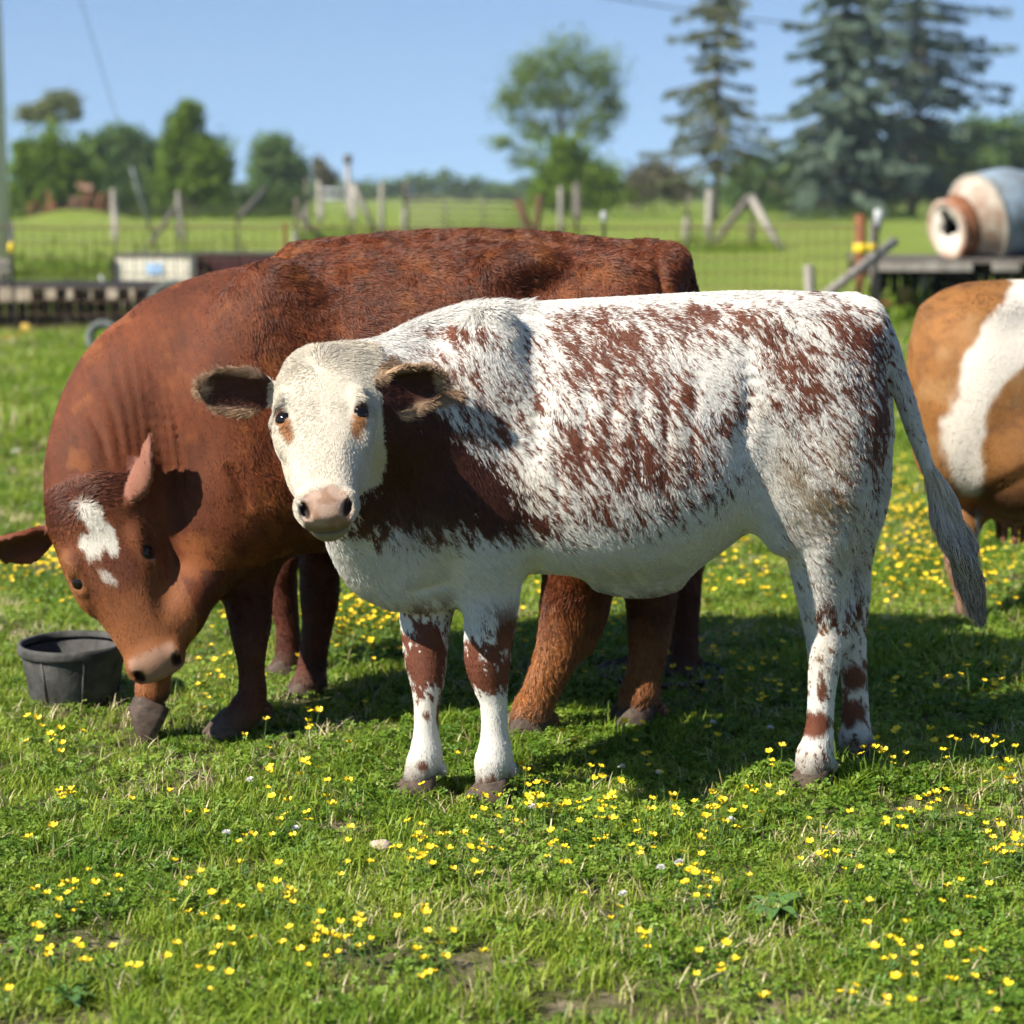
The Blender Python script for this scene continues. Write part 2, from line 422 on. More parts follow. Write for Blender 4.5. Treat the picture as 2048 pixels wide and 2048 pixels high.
# ------------------------------------------------------------------ timber, wire and farm clutter
M_post = mat('weathered_post', (.19, .17, .145), (.36, .33, .29), .9, 6, .5, stretch=(1, 1, .15))
M_post_d = mat('dark_post', (.07, .06, .05), (.16, .14, .12), .9, 6, .5, stretch=(1, 1, .15))
M_steel = mat('dull_steel', (.10, .11, .11), (.20, .20, .20), .6, 12, .2, metal=.3)
M_rust = mat('rust', (.12, .045, .02), (.25, .10, .045), .9, 9, .4)
M_redp = mat('red_post', (.20, .055, .035), (.30, .10, .06), .8, 9, .3)
M_yel = mat('yellow_plastic', (.72, .50, .02), (.80, .58, .04), .45, 9)
M_white = mat('white_paint', (.30, .31, .31), (.44, .45, .45), .6, 5)
M_wire = mat('galvanised_wire', (.17, .15, .12), (.26, .22, .17), .5, 20, metal=.4)
def post_parts(o, px, ytop, Y, w=.12, name='post', m=None, top=None, square=False, lean=0.0, parent=True):
    a = at(px, ytop, Y); b = Vector((a.x - lean, Y, -.05))
    mb = MB(); r = w / 2
    if square: mb.box((a + b) / 2, (w, w, (a - b).length), None, jit=.004)
    else: mb.tube([b, b.lerp(a, .5) + Vector((random.uniform(-.012, .012), 0, 0)), a - Vector((0, 0, .02)), a], [r, r * .97, r * .93, r * .8], 9)
    return mb.build(name, m or M_post, o, True)
def bar(o, p, q, r, name, m=None):
    mb = MB(); mb.tube([p, p.lerp(q, .5) + Vector((0, 0, random.uniform(-.01, .01))), q], [r, r * .97, r * .9], 8); return mb.build(name, m or M_post, o, True)
def single(px, ytop, Y, label, w=.12, m=None, lean=0.0, name='fence_post', cat='post', group=None):
    a = at(px, ytop, Y); o = empty(name, (a.x - lean, Y, 0)); tag(o, label, cat, group)
    post_parts(o, px, ytop, Y, w, 'shaft', m, lean=lean)
    return o
# near stock-panel fence across the paddock
FY = 21.0
o = empty('wire_fence', at(22, 600, FY)); o.location.z = 0
tag(o, 'rusty wire stock-panel fence with a yellow-capped steel post, crossing behind the cows', 'fence')
ztop = at(100, 430, FY).z
xl, xr = at(-260, 400, FY).x, at(1620, 400, FY).x
mb = MB(); x = xl
while x < xr:
    mb.tube([(x, FY, .03), (x + random.uniform(-.01, .01), FY + random.uniform(-.01, .01), ztop)], .0045, 4, cap=False); x += .102
for i in range(9):
    z = .06 + (ztop - .06) * (i / 8) ** 1.15
    pts = [(xl + (xr - xl) * k / 30, FY + .006, z + random.uniform(-.012, .012)) for k in range(31)]
    mb.tube(pts, (.0050 if i < 8 else .009), 4, cap=False)
mb.build('wire_mesh', mat('rusty_wire', (.09, .055, .035), (.17, .10, .06), .8, 20), o)
for px, yt in ((22, 470), (537, 420), (1139, 412), (1656, 420)):
    a = at(px, yt, FY - .03); mb = MB()
    mb.box((a.x, FY - .035, a.z / 2), (.030, .006, a.z)); mb.box((a.x, FY - .050, a.z / 2), (.006, .026, a.z))
    p = mb.build('steel_post', M_redp if px == 537 else mat('dark_green_steel', (.018, .022, .018), (.035, .04, .035), .6, 9), o)
    mb = MB(); mb.lathe([(.0, .05), (.024, .045), (.032, .02), (.032, -.02), (.022, -.05)], Matrix.Translation((a.x, FY - .04, a.z + .02)), 12)
    if px != 537: mb.build('post_cap', M_yel if px == 22 else M_white, o, True)
# back fence: weathered posts
o = empty('wooden_fence', gnd(215, 516)); tag(o, 'weathered wooden post fence with a diagonal brace behind the wagon', 'fence')
Yb = gnd(215, 516).y
post_parts(o, 214, 357, Yb, .125); post_parts(o, 336, 360, Yb + 1, .115); post_parts(o, 349, 372, Yb + 3, .09, m=M_post_d)
bar(o, at(333, 388, Yb + 1), at(258, 500, Yb + .5), .05, 'brace', M_post_d)
post_parts(o, 448, 404, Yb + 1, .10, m=M_post_d); post_parts(o, 557, 372, Yb, .125)
bar(o, at(450, 412, Yb + 1), at(503, 355, Yb + 8), .06, 'brace', M_post_d)
bar(o, at(562, 405, Yb), at(622, 466, Yb + .4), .055, 'brace', M_post_d)
mb = MB()
for z in (.35, .65, .95, 1.2): mb.tube([(at(-100, 400, Yb).x, Yb, z), (at(600, 400, Yb).x, Yb, z - .02)], .004, 4, cap=False)
mb.build('wire_strand', M_wire, o)
# far corral
o = empty('corral_fence', gnd(700, 462)); tag(o, 'distant corral fence of grey posts with a knob-topped tall post and rails', 'fence')
Yc_ = 62.0
for px, yt, w in ((576, 335, .17), (603, 342, .20), (665, 350, .18), (720, 345, .17), (763, 340, .20), (1058, 352, .16), (1088, 345, .24)): post_parts(o, px, yt, Yc_, w, m=M_post if px != 1088 else M_post_d)
post_parts(o, 656, 305, Yc_ + 1, .16)
kb = MB(); c = at(656, 300, Yc_ + 1); kb.lathe([(0, .16), (.11, .12), (.15, 0), (.11, -.12), (0, -.15)], Matrix.Translation(c), 12); kb.build('knob', M_post_d, o, True)
bar(o, at(664, 348, Yc_), at(710, 440, Yc_), .09, 'brace')
for yy in (358, 374): bar(o, at(604, yy, Yc_), at(664, yy + 2, Yc_), .055, 'rail', M_white)
o = empty('stock_gate', gnd(870, 462)); tag(o, 'distant tubular stock gate hung between corral posts', 'gate')
for i in range(6): bar(o, at(768, 372 + i * 13, Yc_), at(984, 376 + i * 13, Yc_), .028, 'rail', M_post_d)
for px in (768, 840, 912, 984): bar(o, at(px, 370, Yc_), at(px, 445, Yc_), .03, 'upright', M_post_d)
o = empty('dead_snag', gnd(1005, 455)); tag(o, 'rusty brown leaning snag below the middle tree', 'snag')
_dk = mat('dark_snag', (.06, .03, .018), (.13, .07, .04), .9, 9); bar(o, at(976, 376, 58), at(1012, 462, 58), .12, 'stem', _dk); bar(o, at(1018, 368, 58), at(1010, 462, 58), .10, 'stem', _dk); bar(o, at(920, 432, 58), at(935, 466, 58), .09, 'stub', _dk)
# braced posts on the other side
o = empty('braced_fence', gnd(1340, 468)); tag(o, 'grey corner posts with an upturned V brace on the mown field', 'fence')
Yd = gnd(1297, 474).y
post_parts(o, 1297, 364, Yd, .22); post_parts(o, 1339, 358, Yd + 4, .24); post_parts(o, 1420, 378, Yd + 3, .17, m=M_post_d)
bar(o, at(1413, 372, Yd + 2), at(1345, 464, Yd + 2), .10, 'brace', M_post_d); bar(o, at(1415, 370, Yd + 2), at(1474, 470, Yd + 1), .11, 'brace')
mb = MB()
for z in (.3, .7, 1.1): mb.tube([(at(1297, 400, Yd).x, Yd, z), (at(1900, 400, Yd).x, Yd + 8, z)], .006, 4, cap=False)
mb.build('wire_strand', M_wire, o)
o = single(1624, 405, 23.5, 'rusty brown gate post wrapped with a yellow band by the trailer', .14, M_rust)
mb = MB(); c = at(1624, 468, 23.5); mb.lathe([(.078, -.05), (.084, -.045), (.084, .045), (.078, .05)], Matrix.Translation((c.x, 23.5, c.z)), 14); mb.box((c.x + .10, 23.46, c.z), (.14, .03, .085)); mb.build('yellow_band', M_yel, o, True)
single(1647, 412, 24.0, 'thin dark post just behind the yellow-banded post', .07, M_post_d)
o = single(1657, 398, 26.0, 'white-tipped thin steel post behind the yellow-banded post', .045, M_steel)
mb = MB(); c = at(1657, 410, 26.0); mb.tube([c - Vector((0, 0, .16)), c + Vector((0, 0, .1))], .05, 8); mb.build('tip', M_white, o, True)
o = empty('leaning_pole', at(1560, 560, 22.6)); o.location.z = 0; tag(o, 'grey wooden pole leaning against the yellow-banded post', 'pole')
pa, pb = at(1688, 455, 23.3), at(1545, 566, 22.4); dv = pb - pa; pb2 = pa + dv * ((pa.z + .02) / -dv.z); bar(o, pa, pb2, .055, 'shaft')
single(1526, 500, 20.5, 'short grey post standing just above the roan back', .11, M_post, lean=-.05)
# rough weeds left standing along the fence lines
g_ = np.random.default_rng(61); pts_ = []
for (xa, ya, xb, yb_, n, hh, sp) in ((at(-60, 400, 37).x, 37, at(620, 400, 37).x, 37.5, 2200, .28, .5), (at(560, 400, 62).x, 62, at(1110, 400, 62).x, 62, 3200, .5, .8), (at(1280, 400, 53).x, 53, at(1480, 400, 53).x, 54, 900, .35, .6), (at(1600, 400, 24).x, 24.4, at(2000, 400, 24).x, 25.4, 900, .22, .5), (at(-60, 400, 118).x, 118, at(620, 400, 118).x, 118, 2500, .9, 2.0), (at(980, 400, 120).x, 120, at(1900, 400, 120).x, 122, 3500, .8, 2.5)):
    t = g_.random(n); x = xa + (xb - xa) * t; y = ya + (yb_ - ya) * t + g_.normal(0, sp, n); z = np.abs(g_.normal(0, hh, n)) * (.25 + 1.2 * fbm(x * .6, y * .3, 0, 66) ** 2)
    pts_.append(np.stack([x, y, z], 1))
Pw = np.concatenate(pts_)
tag(link('fence_weeds', leaf_mesh('fence_weeds', Pw, .15, g_, M_leaf['fresh'], .3, np.tile(np.array([0, 0, 1.0]), (len(Pw), 1)))), 'rough weeds growing along the distant fence lines', 'weeds', None, 'stuff')
# utility pole, guy and overhead line
PY = 35.0
pb = at(-2, 365, PY); o = empty('utility_pole', (pb.x, PY, 0)); tag(o, 'grey wooden utility pole at the picture edge', 'utility pole')
mb = MB(); mb.tube([(pb.x, PY, -.1), (pb.x, PY, 5), (pb.x, PY, 10.4)], [.165, .15, .12], 14); mb.build('shaft', mat('pale_pole', (.48, .47, .45), (.62, .61, .59), .85, 4, .3, stretch=(1, 1, .1)), o, True)
mb = MB(); mb.box((pb.x, PY - .16, 9.6), (2.2, .1, .12)); mb.build('crossarm', M_post_d, o)
mb = MB(); mb.box((pb.x + .19, PY - .06, at(0, 445, PY).z), (.07, .07, .5)); mb.build('meter_box', M_steel, o)
ga = gnd(304, 498); gt = Vector((pb.x, PY, 10.0))
mb = MB(); mb.tube([ga, ga.lerp(gt, .5), gt], .009, 5); mb.build('guy_wire', M_steel, o)
mb = MB(); k0 = .05; mb.tube([ga.lerp(gt, .02), ga.lerp(gt, .20)], .045, 7); mb.build('guy_guard', mat('grey_plastic', (.16, .18, .20), (.22, .24, .26), .5, 5), o, True)
o = empty('power_line', at(1160, 365, 46)); tag(o, 'dark overhead power line crossing the sky by the thin spruce', 'power line')
mb = MB(); A_, B_ = at(300, -190, 46), at(1620, 60, 60); mb.tube([A_.lerp(B_, t) - Vector((0, 0, 1.1 * 4 * t * (1 - t) * .3)) for t in np.linspace(0, 1, 14)], .022, 5); mb.build('cable', M_post_d, o)

# wagon with block ends and black boards standing in for under-deck shade
M_dark = mat('black_timber_and_shade', (.010, .009, .008), (.028, .024, .020), .85, 4, .3)  # timber black, also used as painted shade below decks and inside the drum
M_block = mat('pale_block', (.30, .24, .17), (.45, .38, .29), .85, 9, .3)
WY = 22.6
zd = at(150, 541, WY).z
x0, x1 = at(-160, 500, WY).x, at(560, 500, WY).x
o = empty('flatbed_wagon', ((x0 + x1) / 2, WY, 0)); tag(o, 'low black flatbed wagon with pale block ends under its deck', 'wagon')
nb = 14
for i in range(nb):
    mb = MB(); w = (x1 - x0) / nb; mb.box((x0 + w * (i + .5), WY + .9, zd - .025 + random.uniform(-.004, .004)), (w - .012, 1.9, .04)); mb.build('deck_plank', M_dark, o)
mb = MB(); mb.box(((x0 + x1) / 2, WY + .02, zd - .10), (x1 - x0, .05, .10)); mb.build('side_rail', M_dark, o)
i = 0; x = x0 + .02
while x < x1:
    mb = MB(); w = random.uniform(.11, .15); mb.box((x + w / 2, WY + .10 + random.uniform(0, .03), (zd - .15) / 2 + .02), (w - .012, .025, zd - .19)); mb.build('shade_board', M_dark, o); x += w  # black boards put in for the shade under the wagon deck
for px, w in ((97, .12), (133, .065), (172, .03), (212, .12), (250, .05), (300, .10), (30, .34), (-40, .25)):
    c = at(px, 554 if px > 40 else 556, WY - .03); mb = MB(); mb.box((c.x, WY - .045, c.z), (w, .05, .11 if px > 40 else .15), None, jit=.006); mb.build('block_end', M_block, o)
for px in (330, 500):
    c = at(px, 640, WY - .1); mb = MB(); R = .26
    ring = [Vector((c.x + R * math.cos(t), WY - .08, .26 + R * math.sin(t))) for t in np.linspace(0, 2 * math.pi, 29)]
    mb.tube(ring, .055, 8, cap=False); wh = mb.build('wheel', mat('dusty_tyre', (.05, .06, .055), (.10, .115, .10), .8, 9), o, True)
    mb = MB(); mb.lathe([(.0, .02), (.08, .03), (.09, 0), (.19, .01), (.21, .03), (.21, -.03)], Matrix.Translation((c.x, WY - .08, .26)) @ Matrix.Rotation(math.radians(90), 4, 'X'), 24)
    mb.build('rim', mat('green_rim', (.06, .10, .06), (.10, .14, .09), .6, 9), wh, True)
ty = at(194, 633, 19.2); o = empty('old_tyre', (ty.x, 19.2, 0)); tag(o, 'small grey tyre leaning in the grass before the wagon', 'tyre')
mb = MB(); mb.tube([Vector((ty.x + .13 * math.cos(t), 19.2 + .04 * math.sin(t), .165 + .13 * math.sin(t))) for t in np.linspace(0, 2 * math.pi, 29)], .036, 8, cap=False); mb.build('tread', mat('dusty_tread', (.07, .08, .075), (.13, .145, .13), .8, 9), o, True)
mb = MB(); mb.tube([Vector((ty.x + .092 * math.cos(t), 19.2 + .03 * math.sin(t), .165 + .092 * math.sin(t))) for t in np.linspace(0, 2 * math.pi, 25)], .010, 6, cap=False); mb.build('rim', mat('green_hoop', (.08, .13, .07), (.12, .17, .09), .6, 9), o, True)
# pale box and maroon crate behind it
def crate(name, label, px0, px1, ytop, Y, dep, m, cat, boards=1):
    a, b = at(px0, ytop, Y), at(px1, ytop, Y); o = empty(name, ((a.x + b.x) / 2, Y, 0)); tag(o, label, cat)
    h = a.z; n = 3
    for k in range(n):
        mb = MB(); mb.box(((a.x + b.x) / 2, Y, h * (k + .5) / n), (b.x - a.x, .03, h / n - .004)); mb.build('front_board', m, o)
    mb = MB(); mb.box((a.x + .015, Y + dep / 2 + .018, h / 2), (.03, dep, h)); mb.build('side_panel', m, o)
    mb = MB(); mb.box((b.x - .015, Y + dep / 2 + .018, h / 2), (.03, dep, h)); mb.build('side_panel', m, o)
    mb = MB(); mb.box(((a.x + b.x) / 2, Y + dep, h / 2), (b.x - a.x - .08, .03, h - .01)); mb.build('back_panel', m, o)
    mb = MB(); mb.box(((a.x + b.x) / 2, Y + dep / 2 - .02, h + .012), (b.x - a.x + .01, dep + .03, .018)); mb.build('lid', M_post_d, o)
    return o
o = crate('wooden_box', 'pale cream wooden box with a light blue sticker behind the wagon', 219, 358, 482, 26.6, .7, mat('cream_board', (.60, .54, .42), (.74, .69, .56), .8, 7, .15), 'box')
c = at(291, 508, 26.58); mb = MB(); mb.box((c.x, 26.575, c.z), (.20, .008, .145)); mb.build('sticker', mat('blue_sticker', (.28, .46, .74), (.45, .60, .82), .5, 22), o)
c = at(214, 510, 26.6); mb = MB(); mb.box((c.x, 26.57, c.z - .1), (.05, .06, .5)); mb.build('corner_post', M_dark, o)
o = crate('maroon_crate', 'dark maroon crate with a pink edge strip beside the pale box', 364, 520, 480, 27.2, .7, mat('maroon', (.030, .008, .010), (.06, .016, .018), .6, 7), 'crate')
c = at(369, 498, 27.18); mb = MB(); mb.box((c.x, 27.17, c.z - .02), (.055, .012, .26)); mb.build('edge_strip', mat('pink_tape', (.75, .16, .22), (.80, .22, .28), .5, 9), o)
o = empty('marker_stake', gnd(202, 560)); tag(o, 'thin white stake sticking up behind the wagon deck', 'stake')
bar(o, at(190, 520, 25), at(206, 575, 25), .02, 'shaft', M_white); bar(o, at(203, 530, 25.02), at(200, 590, 25.02), .03, 'shaft', M_white)
o = empty('hand_tool', at(20, 640, 20.6)); o.location.z = 0; tag(o, 'orange-handled tool with a yellow end lying against the wire fence', 'tool')
bar(o, at(-20, 648, 20.6), at(42, 630, 20.6), .028, 'handle', mat('orange_plastic', (.62, .16, .03), (.70, .20, .04), .5, 9))
mb = MB(); c = at(49, 618, 20.6); mb.box(c, (.085, .06, .07), None, jit=.004); mb.build('end_piece', mat('amber', (.70, .42, .09), (.76, .5, .12), .5, 9), o)
mb = MB(); mb.tube([at(40, 630, 20.6), at(50, 620, 20.6)], .02, 6); mb.build('neck', M_rust, o)
for k, (ya, yb) in enumerate(((490, 500), (505, 516))):
    o = empty('stacked_board', at(-10, yb, 30)); tag(o, ('upper' if k == 0 else 'lower') + ' pale board stacked at the utility pole foot', 'board'); c = at(-20, (ya + yb) / 2, 30)
    mb = MB(); mb.box((c.x, 30 + .02 * k, c.z), (.62, .25, .075)); mb.build('board_body', M_post, o)
    if k == 1:
        for dx in (-.25, .2):
            mb = MB(); mb.box((c.x + dx, 30.02, (c.z - .04) / 2), (.08, .2, c.z - .045)); mb.build('prop', M_post_d, o)
    else:
        mb = MB(); mb.box((c.x, 30.02, c.z - .056), (.5, .2, .035)); mb.build('spacer', M_post_d, o)

# trailer with the mixer drum
TY = 24.0
zt_ = at(1800, 489, TY).z
x0, x1 = at(1642, 500, TY).x, at(2120, 500, TY).x
o = empty('flatbed_trailer', ((x0 + x1) / 2, TY, 0)); tag(o, 'weathered flatbed trailer carrying the old mixer drum', 'trailer')
n = 12
for i in range(n):
    mb = MB(); mb.box(((x0 + x1) / 2, TY + .08 + i * .16, zt_ - .02 + random.uniform(-.006, .004)), (x1 - x0 + random.uniform(-.05, .02), .15, .045)); mb.build('deck_plank', M_post_d, o)
for a_, b_ in ((1652, 1832), (1872, 1922), (1950, 2030)):
    xa, xb = at(a_, 500, TY).x, at(b_, 500, TY).x; mb = MB(); mb.box(((xa + xb) / 2, TY - .04, zt_ - .085), (xb - xa, .05, .10)); mb.build('side_board', M_post, o)
mb = MB(); mb.box(((x0 + x1) / 2, TY + .25, zt_ - .14), (x1 - x0, .1, .14)); mb.box(((x0 + x1) / 2, TY + 1.5, zt_ - .14), (x1 - x0, .1, .14)); mb.build('chassis_beam', M_dark, o)
mb = MB(); mb.box((x0 + .07, TY + .02, (zt_ - .05) / 2), (.10, .10, zt_ - .06)); mb.build('stake_leg', M_dark, o)
for i in range(22):
    mb = MB(); w = (x1 - x0 - .2) / 22; mb.box((x0 + .2 + w * (i + .5), TY + 1.2 + random.uniform(-.02, .02), (zt_ - .07) / 2), (w - .015, .03, zt_ - .10)); mb.build('shade_board', M_dark, o)  # black back panel added to darken the space under the trailer deck
for px, py, w, h, mm in ((1742, 524, .07, .22, M_post), (1710, 552, .14, .12, mat('ochre_scrap', (.35, .22, .06), (.45, .3, .1), .7, 9)), (1690, 572, .55, .05, M_rust), (1800, 540, .3, .2, M_dark)):
    c = at(px, py, TY + .5); mb = MB(); mb.box((c.x, TY + .5, c.z), (w, .08, h), Matrix.Rotation(random.uniform(-.15, .15), 3, 'Y'), jit=.008); mb.box((c.x, TY + .52, c.z / 2), (.03, .03, c.z)); mb.build('underside_scrap', mm, o)
for px in (1800, 2000):
    c = at(px, 560, TY + .8); mb = MB(); ring = [Vector((c.x + .24 * math.cos(t), TY + .7, .32 + .24 * math.sin(t))) for t in np.linspace(0, 2 * math.pi, 29)]; mb.tube(ring, .08, 8, cap=False); mb.build('wheel', M_dark, o, True)
ax = Vector((-.89, -.42, -.22)).normalized()
dc = at(1880, 407, TY + .75)
o = empty('mixer_drum', (dc.x, dc.y, zt_)); tag(o, 'old cement mixer drum, blue-grey shell, cream cone and rusty mouth, on the trailer', 'mixer drum')
Mx = Matrix.Translation(dc) @ ax.to_track_quat('Z', 'Y').to_matrix().to_4x4()
lt = lambda prof, nm, mm, par=o: (lambda q: (q.lathe(prof, Mx, 40), q.build(nm, mm, par, True))[1])(MB())
M_shell = mat('blue_grey_steel', (.13, .13, .12), (.23, .30, .36), .55, 2.5, .15, metal=.1, c3=(.30, .36, .40))
lt([(0, -.55), (.30, -.55), (.46, -.42), (.54, -.2), (.555, .0), (.555, .22), (.54, .26)], 'shell', M_shell)
lt([(.545, .245), (.56, .25), (.56, .30), (.53, .31)], 'seam_band', mat('seam_band', (.22, .19, .15), (.34, .31, .26), .7, 6))
lt([(.53, .30), (.51, .33), (.44, .44), (.38, .54)], 'cone', mat('cream_paint', (.22, .12, .07), (.42, .39, .32), .65, 3.0, .2, c3=(.34, .30, .23)))
lt([(.375, .53), (.385, .54), (.36, .62), (.34, .70), (.33, .71)], 'collar', M_rust)
lt([(.33, .71), (.36, .715), (.365, .74), (.35, .755), (.30, .75), (.285, .735)], 'mouth_ring', mat('stained_cream', (.26, .12, .07), (.50, .43, .34), .75, 5, .3, c3=(.58, .53, .45)))
mb = MB(); q = []
n = 28
for k in range(n): a = 2 * math.pi * k / n; q.append(Mx @ Vector((.287 * math.cos(a), .287 * math.sin(a), .735)))
for dz_ in (.73, .68):
    for k in range(n): a = 2 * math.pi * k / n; rr = .155 + .04 * math.cos(3 * a + .6); q.append(Mx @ Vector((rr * math.cos(a) + .02, rr * math.sin(a) + .05, dz_)))
mb.add(q, [(r * n + k, r * n + (k + 1) % n, (r + 1) * n + (k + 1) % n, (r + 1) * n + k) for r in (0, 1) for k in range(n)]); mb.build('mouth_plate', mat('stained_plate', (.45, .40, .32), (.62, .58, .50), .75, 6, .2, c3=(.28, .14, .08)), o, True)
mb = MB(); mb.lathe([(0, .45), (.32, .45)], Mx, 24); mb.build('drum_shade_disc', M_dark, o)  # black disc standing in for the shade inside the drum
mb = MB()
for dd in (-.3, .3):
    b_ = dc + ax.cross(Vector((0, 0, 1))).normalized() * dd; mb.box((b_.x, b_.y, (zt_ + dc.z - .45) / 2 + .02), (.10, .12, max(.05, dc.z - .42 - zt_)))
mb.box((dc.x, dc.y, zt_ + .05), (.8, .5, .08)); mb.build('cradle', M_dark, o)

# old implement on the mound
IY = mc.y + 3
o = empty('farm_implement', (mc.x, IY, .6)); tag(o, 'rusty antique steel-wheeled farm implement parked on the grassy mound', 'implement')
def wheel(px, py, rx, ry):
    c = at(px, py, IY); a = rx * IY / FL; b = ry * IY / FL; yaw = math.acos(min(1, rx / ry)); mb = MB()
    R = Matrix.Rotation(yaw, 3, 'Z')
    mb.tube([c + R @ Vector((b * math.cos(t), 0, b * math.sin(t))) for t in np.linspace(0, 2 * math.pi, 25)], .10, 6, cap=False)
    for k in range(8): mb.tube([c, c + R @ Vector((b * math.cos(k * .785), 0, b * math.sin(k * .785)))], .04, 5)
    mb.tube([c - R @ Vector((0, .12, 0)), c + R @ Vector((0, .12, 0))], .08, 8)
    return mb.build('wheel', M_rust, o, True)
wheel(68, 398, 10, 15); wheel(178, 390, 10, 26); wheel(200, 392, 10, 25)
bar(o, at(66, 398, IY), at(190, 392, IY), .06, 'frame_beam', M_rust); bar(o, at(90, 362, IY), at(100, 405, IY), .09, 'lever_post', M_rust)
mb = MB(); mb.box(at(98, 388, IY), (.5, .4, .45), None, jit=.06); mb.build('gear_housing', M_rust, o)
mb = MB(); mb.box(at(146, 382, IY), (.9, .5, .6), None, jit=.1); mb.build('engine_block', mat('dark_rust', (.05, .03, .02), (.12, .06, .035), .9, 9), o)
bar(o, at(150, 395, IY), at(157, 352, IY), .05, 'seat_post', M_rust); mb = MB(); mb.box(at(160, 352, IY), (.75, .5, .22), Matrix.Rotation(.2, 3, 'Y'), jit=.05); mb.build('seat', mat('faded_rust', (.30, .16, .11), (.40, .24, .17), .9, 9), o)
bar(o, at(155, 352, IY), at(153, 338, IY), .04, 'exhaust', M_rust); bar(o, at(135, 395, IY), at(133, 412, IY), .10, 'stand', M_post)

# ------------------------------------------------------------------ tub, pan, stone
M_rub = mat('dusty_rubber', (.028, .027, .026), (.085, .082, .075), .85, 14, .35)
tb = gnd(140, 1322); o = empty('rubber_tub', tb); tag(o, 'black rubber feed tub beside the red cow head', 'tub')
k = 205 / 2 * tb.y / FL
mb = MB(); mb.lathe([(k * .76, .0), (k * .80, .012), (k * .92, .12), (k * .955, .150), (k * .955, .155)], Matrix.Translation(tb), 48)
mb.lathe([(k * .955, .155), (k * .90, .150), (k * .72, .02), (0, .018)], Matrix.Translation(tb), 48); body = mb.build('tub_wall', M_rub, o, True)
mb = MB(); mb.lathe([(k * .945, .148), (k * 1.0, .150), (k * 1.015, .160), (k * 1.015, .172), (k * .99, .182), (k * .93, .180), (k * .92, .165)], Matrix.Translation(tb), 48); mb.build('rim', M_rub, o, True)
for a in (-2.0, -1.15, .2, 1.7):
    mb = MB(); mb.tube([tb + Vector((k * .80 * math.cos(a), k * .80 * math.sin(a), .012)), tb + Vector((k * .945 * math.cos(a), k * .945 * math.sin(a), .15))], .005, 6)
    mb.build('rib', M_rub, o, True)
tp = gnd(1245, 1280); o = empty('rubber_pan', tp); tag(o, 'low black rubber pan lying in the shaded grass behind the cows', 'pan')
mb = MB(); mb.lathe([(.17, 0), (.185, .018), (.19, .022), (.194, .026), (.18, .025), (.165, .012), (0, .010)], Matrix.Translation(tp), 40); mb.build('pan_body', M_rub, o, True)
mb = MB(); mb.lathe([(.190, .020), (.198, .022), (.198, .029), (.189, .032), (.184, .026)], Matrix.Translation(tp), 40); mb.build('rim', mat('worn_rim', (.05, .042, .036), (.13, .11, .09), .85, 20), o, True)
def stone(px, py, r, label, m):
    c = gnd(px, py); g = np.random.default_rng(int(px)); mb = MB(); n = 10
    v, f = [], []
    for i in range(7):
        th = math.pi * i / 6
        for j in range(n):
            a = 2 * math.pi * j / n; w = 1 + .25 * (g.random() - .5)
            v.append((c.x + r * 1.25 * w * math.sin(th) * math.cos(a), c.y + r * w * math.sin(th) * math.sin(a), .012 + r * .62 * w * math.cos(th) + r * .3))
    for i in range(6):
        for j in range(n): f.append((i * n + j, i * n + (j + 1) % n, (i + 1) * n + (j + 1) % n, (i + 1) * n + j))
    mb.add(v, f); return tag(mb.build('stone', m, None, False), label, 'stone')
M_stone = mat('buff_stone', (.36, .27, .20), (.52, .42, .33), .9, 40, .4)
stone(718, 1610, .022, 'buff stone lying in the short grass in front of the far forefoot', M_stone)
stone(30, 858, .022, 'pale stone on the bare patch left of the red cow', mat('pale_stone', (.5, .49, .46), (.66, .65, .62), .9, 30, .3))

# ------------------------------------------------------------------ grass: tufts set out over the ground as one mass
def blade_material(name, c1, c2, c3, trans=.35):
    m, nt, b = new_mat(name); N_ = nt.nodes.new; L = nt.links.new
    oi = N_('ShaderNodeObjectInfo'); ge = N_('ShaderNodeNewGeometry'); nz = N_('ShaderNodeTexNoise'); nz.inputs['Scale'].default_value = 1.6; nz.inputs['Detail'].default_value = 3
    L(ge.outputs['Position'], nz.inputs['Vector'])
    at_ = N_('ShaderNodeAttribute'); at_.attribute_name = 'tone'
    ad = N_('ShaderNodeMath'); ad.operation = 'MULTIPLY_ADD'; ad.inputs[1].default_value = .45; L(oi.outputs['Random'], ad.inputs[0]); 
    m2 = N_('ShaderNodeMath'); m2.operation = 'MULTIPLY_ADD'; m2.inputs[1].default_value = 1.1; m2.inputs[2].default_value = -.45; L(nz.outputs[0], m2.inputs[0]); L(m2.outputs[0], ad.inputs[2])
    a3 = N_('ShaderNodeMath'); a3.operation = 'MULTIPLY_ADD'; a3.inputs[1].default_value = .55; L(at_.outputs['Fac'], a3.inputs[0]); L(ad.outputs[0], a3.inputs[2])
    cr = N_('ShaderNodeValToRGB'); e = cr.color_ramp.elements
    e[0].position = .15; e[0].color = (*c1, 1); e[1].position = .95; e[1].color = (*c3, 1); k = e.new(.55); k.color = (*c2, 1)
    L(a3.outputs[0], cr.inputs[0]); L(cr.outputs[0], b.inputs['Base Color'])
    b.inputs['Roughness'].default_value = .45; b.inputs['Specular IOR Level'].default_value = .3
    tr = N_('ShaderNodeBsdfTranslucent'); L(cr.outputs[0], tr.inputs[0])
    mx = N_('ShaderNodeMixShader'); mx.inputs[0].default_value = trans
    out = [n for n in nt.nodes if n.type == 'OUTPUT_MATERIAL'][0]
    L(b.outputs[0], mx.inputs[1]); L(tr.outputs[0], mx.inputs[2]); L(mx.outputs[0], out.inputs[0])
    return m
